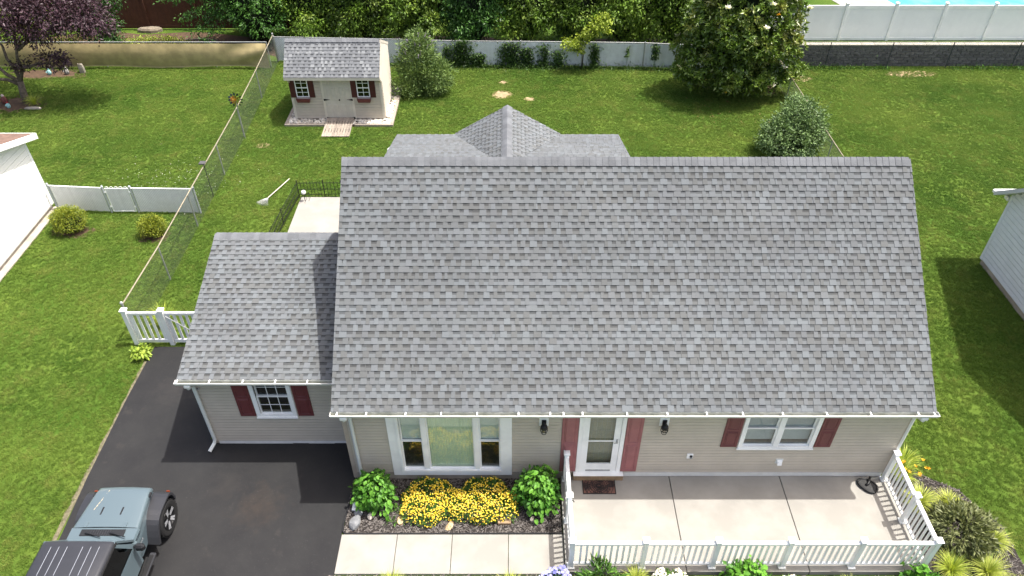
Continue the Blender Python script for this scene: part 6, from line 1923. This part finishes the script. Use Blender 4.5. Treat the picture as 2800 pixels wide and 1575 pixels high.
# doors and side glass
for s in (-1, 1):
    def sp(y, z): return (s * (.762 - .085 * max(0, (z - 1.1) / .66)), y, z)
    dd = MB().add([sp(-1.12, .58), sp(-2.12, .58), sp(-2.12, 1.14), sp(-1.10, 1.14)], [(0, 1, 2, 3)])
    dd.v = [(x + s * .006, y, z) for x, y, z in dd.v]
    door = cm(dd).obj('door', PAINT, car)
    fr = MB()
    ring_o = [sp(-1.06, 1.13), sp(-2.14, 1.13), sp(-2.14, 1.76), sp(-1.46, 1.76)]
    ring_i = [sp(-1.20, 1.17), sp(-2.07, 1.17), sp(-2.07, 1.71), sp(-1.50, 1.71)]
    fr.add(ring_o + ring_i, [(0, 1, 5, 4), (1, 2, 6, 5), (2, 3, 7, 6), (3, 0, 4, 7)])
    cm(fr).obj('door_frame', PAINT, door)
    g = MB().add([(x - s * .012, y, z) for x, y, z in ring_i], [(0, 1, 2, 3)])
    cm(g).obj('side_window', CGLASS, door)
    q = MB().add([sp(-2.16, 1.13), sp(-3.9, 1.13), sp(-3.9, 1.76), sp(-2.16, 1.76)], [(0, 1, 2, 3)])
    cm(q).obj('rear_side', TOP, car)
    q = MB().add([(x + s * .006, y, z) for x, y, z in (sp(-2.3, 1.22), sp(-3.75, 1.22), sp(-3.75, 1.68), sp(-2.3, 1.68))], [(0, 1, 2, 3)])
    cm(q).obj('rear_window', CGLASS, car)
    cm(MB().cb(s * .785, -1.98, 1.02, .03, .16, .035, .01)).obj('door_handle', BLACK_PL, door)
    mr = MB().cb(s * .93, -1.20, 1.24, .20, .12, .17, .04)
    mir = cm(mr).obj('mirror', BLACK_PL, car)
    cm(MB().tube([(s * .77, -1.15, 1.17), (s * .88, -1.19, 1.2)], .03, 6)).obj('mirror_arm', BLACK_PL, mir)
    # fender flare: flat top, falling away fore and aft
    prof = [(.44, .60), (.43, .72), (.40, .83), (.35, .90), (.28, .945), (.18, .962), (0, .968), (-.15, .966), (-.26, .95), (-.36, .91), (-.44, .84), (-.52, .74), (-.60, .62), (-.68, .47)]
    inn = [(y_ * .9, z_ - .045) for y_, z_ in prof]
    f_ = MB()
    x0_, x1_ = s * .56, s * .90
    for pa in range(len(prof) - 1):
        a, c_ = prof[pa], prof[pa + 1]; ai, ci = inn[pa], inn[pa + 1]
        dz = -.03
        f_.add([(x0_, a[0], a[1]), (x1_, a[0], a[1] + dz), (x1_, c_[0], c_[1] + dz), (x0_, c_[0], c_[1]),
                (x0_, ai[0], ai[1]), (x1_, ai[0], ai[1] + dz), (x1_, ci[0], ci[1] + dz), (x0_, ci[0], ci[1])],
               [(0, 1, 2, 3), (4, 7, 6, 5), (1, 5, 6, 2), (0, 3, 7, 4)])
    fl_ = cm(f_).obj('fender_flare', FLARE, car)
    f_ = MB()
    for pa in range(len(prof) - 1):
        a, c_ = prof[pa], prof[pa + 1]; ai, ci = inn[pa], inn[pa + 1]; oy = -2.95
        f_.add([(s * .72, a[0] + oy, a[1]), (s * .90, a[0] + oy, a[1] - .03), (s * .90, c_[0] + oy, c_[1] - .03), (s * .72, c_[0] + oy, c_[1]),
                (s * .72, ai[0] + oy, ai[1]), (s * .90, ai[0] + oy, ai[1] - .03), (s * .90, ci[0] + oy, ci[1] - .03), (s * .72, ci[0] + oy, ci[1])], [(0, 1, 2, 3), (4, 7, 6, 5), (1, 5, 6, 2), (0, 3, 7, 4)])
    cm(f_).obj('fender_flare', FLARE, car)
    cm(MB().cb(s * .80, .425, .80, .08, .04, .05, .01)).obj('turn_signal', ORANGE, car)
    cm(MB().lathe([(.0, .31), (.085, .305), (.095, .27)], (s * .40, 0, .93), 14, 'y')).obj('headlight', CHROME, car)
    st = cm(MB().cb(s * .845, -1.75, .46, .13, 1.75, .07, .02)).obj('side_step', FLARE, car)
    cm(MB().cb(s * .85, -1.75, .50, .09, 1.6, .012, .004)).obj('tread_pad', BLACK, st)
    # wheels
    for wy in (0, -2.95):
        wx = s * .745
        ty = MB().lathe([(.26, -.11), (.36, -.135), (.40, -.12), (.412, -.07), (.412, .07), (.40, .12), (.36, .135), (.26, .11)], (wx, wy, .41), 28, 'x', cap=False)
        wh = cm(ty).obj('wheel', RUB, car, smooth=True)
        tr_ = MB()
        for k in range(28):
            a = 2 * math.pi * k / 28
            for off in (-.085, 0, .085):
                aa = a + (.11 if off == 0 else 0)
                c_, s_ = math.cos(aa), math.sin(aa); c2, s2 = math.cos(aa + .12), math.sin(aa + .12)
                tr_.add([(wx + off - .035, wy + .412 * c_, .41 + .412 * s_), (wx + off + .035, wy + .412 * c_, .41 + .412 * s_), (wx + off + .035, wy + .412 * c2, .41 + .412 * s2), (wx + off - .035, wy + .412 * c2, .41 + .412 * s2),
                         (wx + off - .03, wy + .422 * c_, .41 + .422 * s_), (wx + off + .03, wy + .422 * c_, .41 + .422 * s_), (wx + off + .03, wy + .422 * c2, .41 + .422 * s2), (wx + off - .03, wy + .422 * c2, .41 + .422 * s2)],
                        [(4, 5, 6, 7), (0, 1, 5, 4), (1, 2, 6, 5), (2, 3, 7, 6), (3, 0, 4, 7)])
        cm(tr_).obj('tread', RUB, wh)
        cm(MB().lathe([(.262, s * .112), (.255, s * .125), (.235, s * .11), (.22, s * .04), (.02, s * .035)], (wx, wy, .41), 24, 'x')).obj('rim', RIM_D, wh, smooth=True)
        sp_ = MB()
        for k in range(5):
            a = 2 * math.pi * k / 5 + .3
            for da in (-.13, .13):
                c1, s1 = math.cos(a + da * 2.2), math.sin(a + da * 2.2); c2, s2 = math.cos(a + da), math.sin(a + da)
                ca, sa = -math.sin(a), math.cos(a)
                def pt(r, c_, s_, w, dx): return (wx + s * dx, wy + r * c_ + ca * w, .41 + r * s_ + sa * w)
                sp_.add([pt(.05, c1, s1, -.02, .11), pt(.05, c1, s1, .02, .11), pt(.25, c2, s2, .024, .128), pt(.25, c2, s2, -.024, .128)], [(0, 1, 2, 3)])
        cm(sp_).obj('spokes', RIM_, wh)
        cm(MB().lathe([(.06, s * .05), (.055, s * .1), (.02, s * .105)], (wx, wy, .41), 12, 'x')).obj('hub_cap', RIM_D, wh)
# bumper, grille
bm_ = cm(MB().cb(0, .46, .55, 1.60, .18, .17, .05)).obj('front_bumper', FLARE, car)
gr = cm(MB().cb(0, .335, .86, 1.02, .03, .34, .02)).obj('grille', PAINT, car)
for k in range(7): cm(MB().cb(-.24 + k * .08, .353, .87, .04, .008, .26)).obj('grille_slot', BLACK, gr)
cm(MB().cb(0, -3.98, .62, 1.6, .14, .16, .04)).obj('rear_bumper', FLARE, car)
cm(MB().cb(0, -1.35, 1.02, 1.3, .35, .2, .05)).obj('dashboard', SEAT, car)
for sx in (-.35, .35):
    cm(MB().cb(sx, -2.15, 1.28, .48, .16, .6, .06)).obj('seat', SEAT, car)
cm(MB().tube([(.36 + .17 * math.cos(a), -1.62, 1.17 + .17 * math.sin(a)) for a in np.linspace(0, 6.283, 17)], .014, 6)).obj('steering_wheel', BLACK_PL, car)
b = MB()
for k, (w_, h_) in enumerate(((.03, .05), (.028, .035), (.028, .035), (.03, .045))):
    y0_ = -.82 - k * .042
    b.add([(.758, y0_, .93), (.758, y0_ - w_, .93), (.752, y0_ - w_, .93 + h_), (.752, y0_, .93 + h_)], [(0, 1, 2, 3)])
cm(b).obj('side_badge', CHROME, car)

# ================================================================ ROCKS AND SMALL THINGS IN THE WINDOW BED
ROCK_G = M('grey_rock', (128, 130, 132), 0.85, 0.15, 6, 0.1, 60, 0.4, 30)
ROCK_W = M('white_rock', (214, 202, 184), 0.8, 0.08, 8, 0.06)
ROCK_B = M('banded_brown_rock', (150, 118, 84), 0.7, 0.3, 10, 0.1, col2=(214, 190, 150))
def rock(name, label, x, y, sx, sy, sz, m, seed, cat='rock'):
    rg = random.Random(seed)
    bm = bmesh.new(); bmesh.ops.create_icosphere(bm, subdivisions=2, radius=1)
    dirs = [Vector((rg.gauss(0, 1), rg.gauss(0, 1), rg.gauss(0, 1))).normalized() for _ in range(9)]
    for v in bm.verts:
        d = v.co.normalized(); r = 1.0
        for n in dirs:                                  # flat facets
            q = d.dot(n)
            if q > .55: r = min(r, .72 / max(q, .1))
        v.co = d * r
        v.co = Vector((v.co.x * sx, v.co.y * sy, v.co.z * sz))
    me = bpy.data.meshes.new(name); bm.to_mesh(me); bm.free(); me.materials.append(m)
    o = bpy.data.objects.new(name, me); COL.objects.link(o); o.location = (x, y, .03 + sz * .5); o.rotation_euler = (0, 0, rg.uniform(0, 3))
    return tag(o, label, cat)
rock('rock', 'large flat grey rock at the corner of the window bed', .14, -1.24, .20, .16, .12, ROCK_G, 11)
rock('rock', 'dark grey stone behind the large flat grey rock', .17, -.98, .13, .11, .05, ROCK_G, 12)
rock('rock', 'small white rock right of the grey rock', .46, -1.05, .12, .10, .07, ROCK_W, 13)
rock('rock', 'brown banded rock in the middle of the mulch', 1.16, -1.18, .14, .085, .075, ROCK_B, 15)
rock('rock', 'tan stone at the foot of the yellow flowers', 2.28, -1.30, .13, .09, .06, ROCK_B, 16)
rock('rock', 'small cream stone near the left railing', 4.15, -1.12, .07, .055, .045, ROCK_W, 17)
tag(MB().cb(3.52, -1.21, .075, .3, .12, .09, .01).obj('paver_brick', TANWOOD), 'tan paver brick beside the right yellow mound', 'brick')
sp_ = thing('splash_spout', 'white plastic downspout extension lying on the mulch below the left hydrangea', 'downspout', (.06, -.72, .06))
MB().cb(.055, -.74, .08, .085, .36, .07, .012).obj('pipe', WHITE, sp_)
MB().cb(.045, -.93, .06, .07, .05, .05, .01).obj('black_end', BLACK_PL, sp_)
for x, y, n, lb in ((1.0, -.86, 30, 'small green weed in the mulch by the brown rock'), (.95, -1.22, 18, 'tiny green weed left of the brown rock')):
    P, D, v = crown([(x, y, .06, .14, .1, .07)], n, 6, .03)
    o = leafcloud('weed', P, D, RNG.uniform(.04, .07, len(P)), L_FOL, None, v, kind=None); tag(o, lb, 'weed')

# ================================================================ GARDEN ODDS AND ENDS
# leaf rake on the lawn
rk = thing('leaf_rake', 'leaf rake with pale handle lying on the lawn', 'rake', (-5.0, 12.4, 0))
A, B = Vector((-5.12, 11.98, .1)), Vector((-4.64, 13.28, .09))
MB().tube([A, B], .016, 8).obj('handle', M('pale_handle', (216, 204, 190), .5, .08, 8), rk)
d_ = (A - B).normalized(); s_ = Vector((-d_.y, d_.x, 0))
for k in range(17):
    q = (k - 8) / 8
    e = A + d_ * (.40 - .05 * q * q) + s_ * (.24 * q)
    MB().tube([A + s_ * .02 * q, A + d_ * .2 + s_ * .13 * q + Vector((0, 0, .01)), e + Vector((0, 0, -.02)), e + d_ * .02 + Vector((0, 0, -.06))], .0035, 4).obj('tine', GALV, rk)
MB().tube([A + d_ * .2 + s_ * -.14 + Vector((0, 0, .015)), A + d_ * .2 + s_ * .14 + Vector((0, 0, .015))], .01, 5).obj('crossbar', GALV, rk)

# wind spinner on a pole at the fence
ws_ = thing('wind_spinner', 'metal flower wind spinner on a pole by the chain-link fence', 'wind spinner', (-7.16, 16.45, 0))
c = Vector((-7.16, 16.45, 1.72))
MB().tube([(-7.16, 16.45, 0), (-7.16, 16.45, 1.7)], .014, 6).obj('pole', GALV, ws_)
COPPER = M('copper_petal', (150, 92, 40), 0.35, 0.2, 9, metal=.7); TEAL = M('teal_petal', (26, 44, 58), 0.4, 0.2, 9, metal=.4); GOLD_ = M('gold_petal', (178, 130, 52), 0.35, 0.2, 9, metal=.7)
for n, r0, r1, w_, m, off, nm in ((12, .17, .31, .05, TEAL, 0, 'outer_petal'), (10, .08, .22, .04, COPPER, -.04, 'middle_petal'), (8, .02, .13, .035, GOLD_, -.08, 'inner_petal')):
    for k in range(n):
        a = 2 * math.pi * k / n
        def q(r, t, o_): return (c.x + r * math.cos(a) - t * math.sin(a), c.y + off + o_ - .35 * .0, c.z + r * math.sin(a) + t * math.cos(a))
        MB().add([q(r0, 0, 0), q((r0 + r1) / 2, w_, -.02), q(r1, .015, .0), q((r0 + r1) / 2, -w_ * .7, .03)], [(0, 1, 2, 3)]).obj(nm, m, ws_)
MB().lathe([(.0, -.1), (.035, -.08), (.035, .02)], tuple(c), 10, 'y').obj('hub', GOLD_, ws_)

# solar lamp on the fence rail
sl_ = thing('solar_lamp', 'small square dark solar lamp on the chain-link rail', 'lamp', (-7.22, 12.2, 0))
MB().tube([(-7.17, 12.2, 0), (-7.17, 12.2, 1.4)], .014, 6).obj('stake', BLACK, sl_)
MB().cb(-7.20, 12.2, 1.42, .22, .2, .05, .012).obj('panel', M('solar_panel', (84, 82, 82), .4, .1, 8), sl_)
# lantern and scroll stand on the patio
ln = thing('patio_lantern', 'small wire plant stand with a white globe on the patio corner', 'lantern', (-3.75, 11.85, .07))
for k in range(6):
    a = k * math.pi / 3
    MB().tube([(-3.75 + .22 * math.cos(a + t * .8) * (1 - .5 * abs(t)), 11.85 + .22 * math.sin(a + t * .8) * (1 - .5 * abs(t)), .1 + .26 * (t + .5)) for t in np.linspace(-.5, .5, 7)], .006, 4).obj('scroll_wire', BLACK, ln)
MB().lathe([(.02, 0), (.07, .03), (.085, .08), (.07, .13), (.02, .16)], (-3.75, 11.85, .34), 12).obj('globe', WHITE, ln, smooth=True)
MB().tube([(-3.75, 11.85, .06), (-3.75, 11.85, .36)], .012, 6).obj('stem', BLACK, ln)

# figures and pots under the purple tree
def figure(label, x, y, h, mats_, name='garden_figure'):
    t = thing(name, label, 'ornament', (x, y, 0))
    MB().lathe([(h * .22, 0), (h * .26, h * .2), (h * .2, h * .55), (h * .1, h * .66)], (x, y, 0), 10).obj('body', mats_[0], t, smooth=True)
    MB().lathe([(.01, 0), (h * .12, h * .06), (h * .13, h * .14), (h * .02, h * .26)], (x, y, h * .62), 10).obj('head', mats_[1], t, smooth=True)
    MB().tube([(x - h * .22, y - h * .05, h * .5), (x - h * .28, y - h * .2, h * .3)], h * .06, 6).obj('arm', mats_[0], t)
    MB().tube([(x + h * .22, y - h * .05, h * .5), (x + h * .28, y - h * .2, h * .3)], h * .06, 6).obj('arm', mats_[0], t)
    return t
PINKW = M('pale_pink_paint', (206, 186, 180), .6); REDP = M('red_paint', (160, 40, 44), .5); AQUA = M('aqua_paint', (150, 196, 196), .5); GREYS = M('grey_statue', (140, 138, 134), .8, .15, 12)
figure('pinkish garden figure left of the purple tree trunk', -18.55, 19.6, .5, (M('brown_red_paint', (110, 62, 56), .6), PINKW))
figure('red and aqua garden figure in front of the purple tree', -18.2, 19.2, .32, (AQUA, REDP))
figure('white and aqua garden figure left of the red one', -18.7, 19.25, .3, (AQUA, WHITE))
figure('aqua frog-shaped figure before the tan screen', -18.0, 22.55, .36, (AQUA, AQUA))
figure('grey statue before the tan screen', -17.2, 22.6, .42, (GREYS, GREYS))
slab_rock('edging_stone', 'curved grey edging stone at the foot of the purple tree', -17.05, 19.05, 0, .42, .07, .1, CONCRETE_OLD, 21)
slab_rock('block_stone', 'grey block standing before the tan screen', -16.55, 22.75, 0, .16, .1, .42, CONCRETE_OLD, 22)
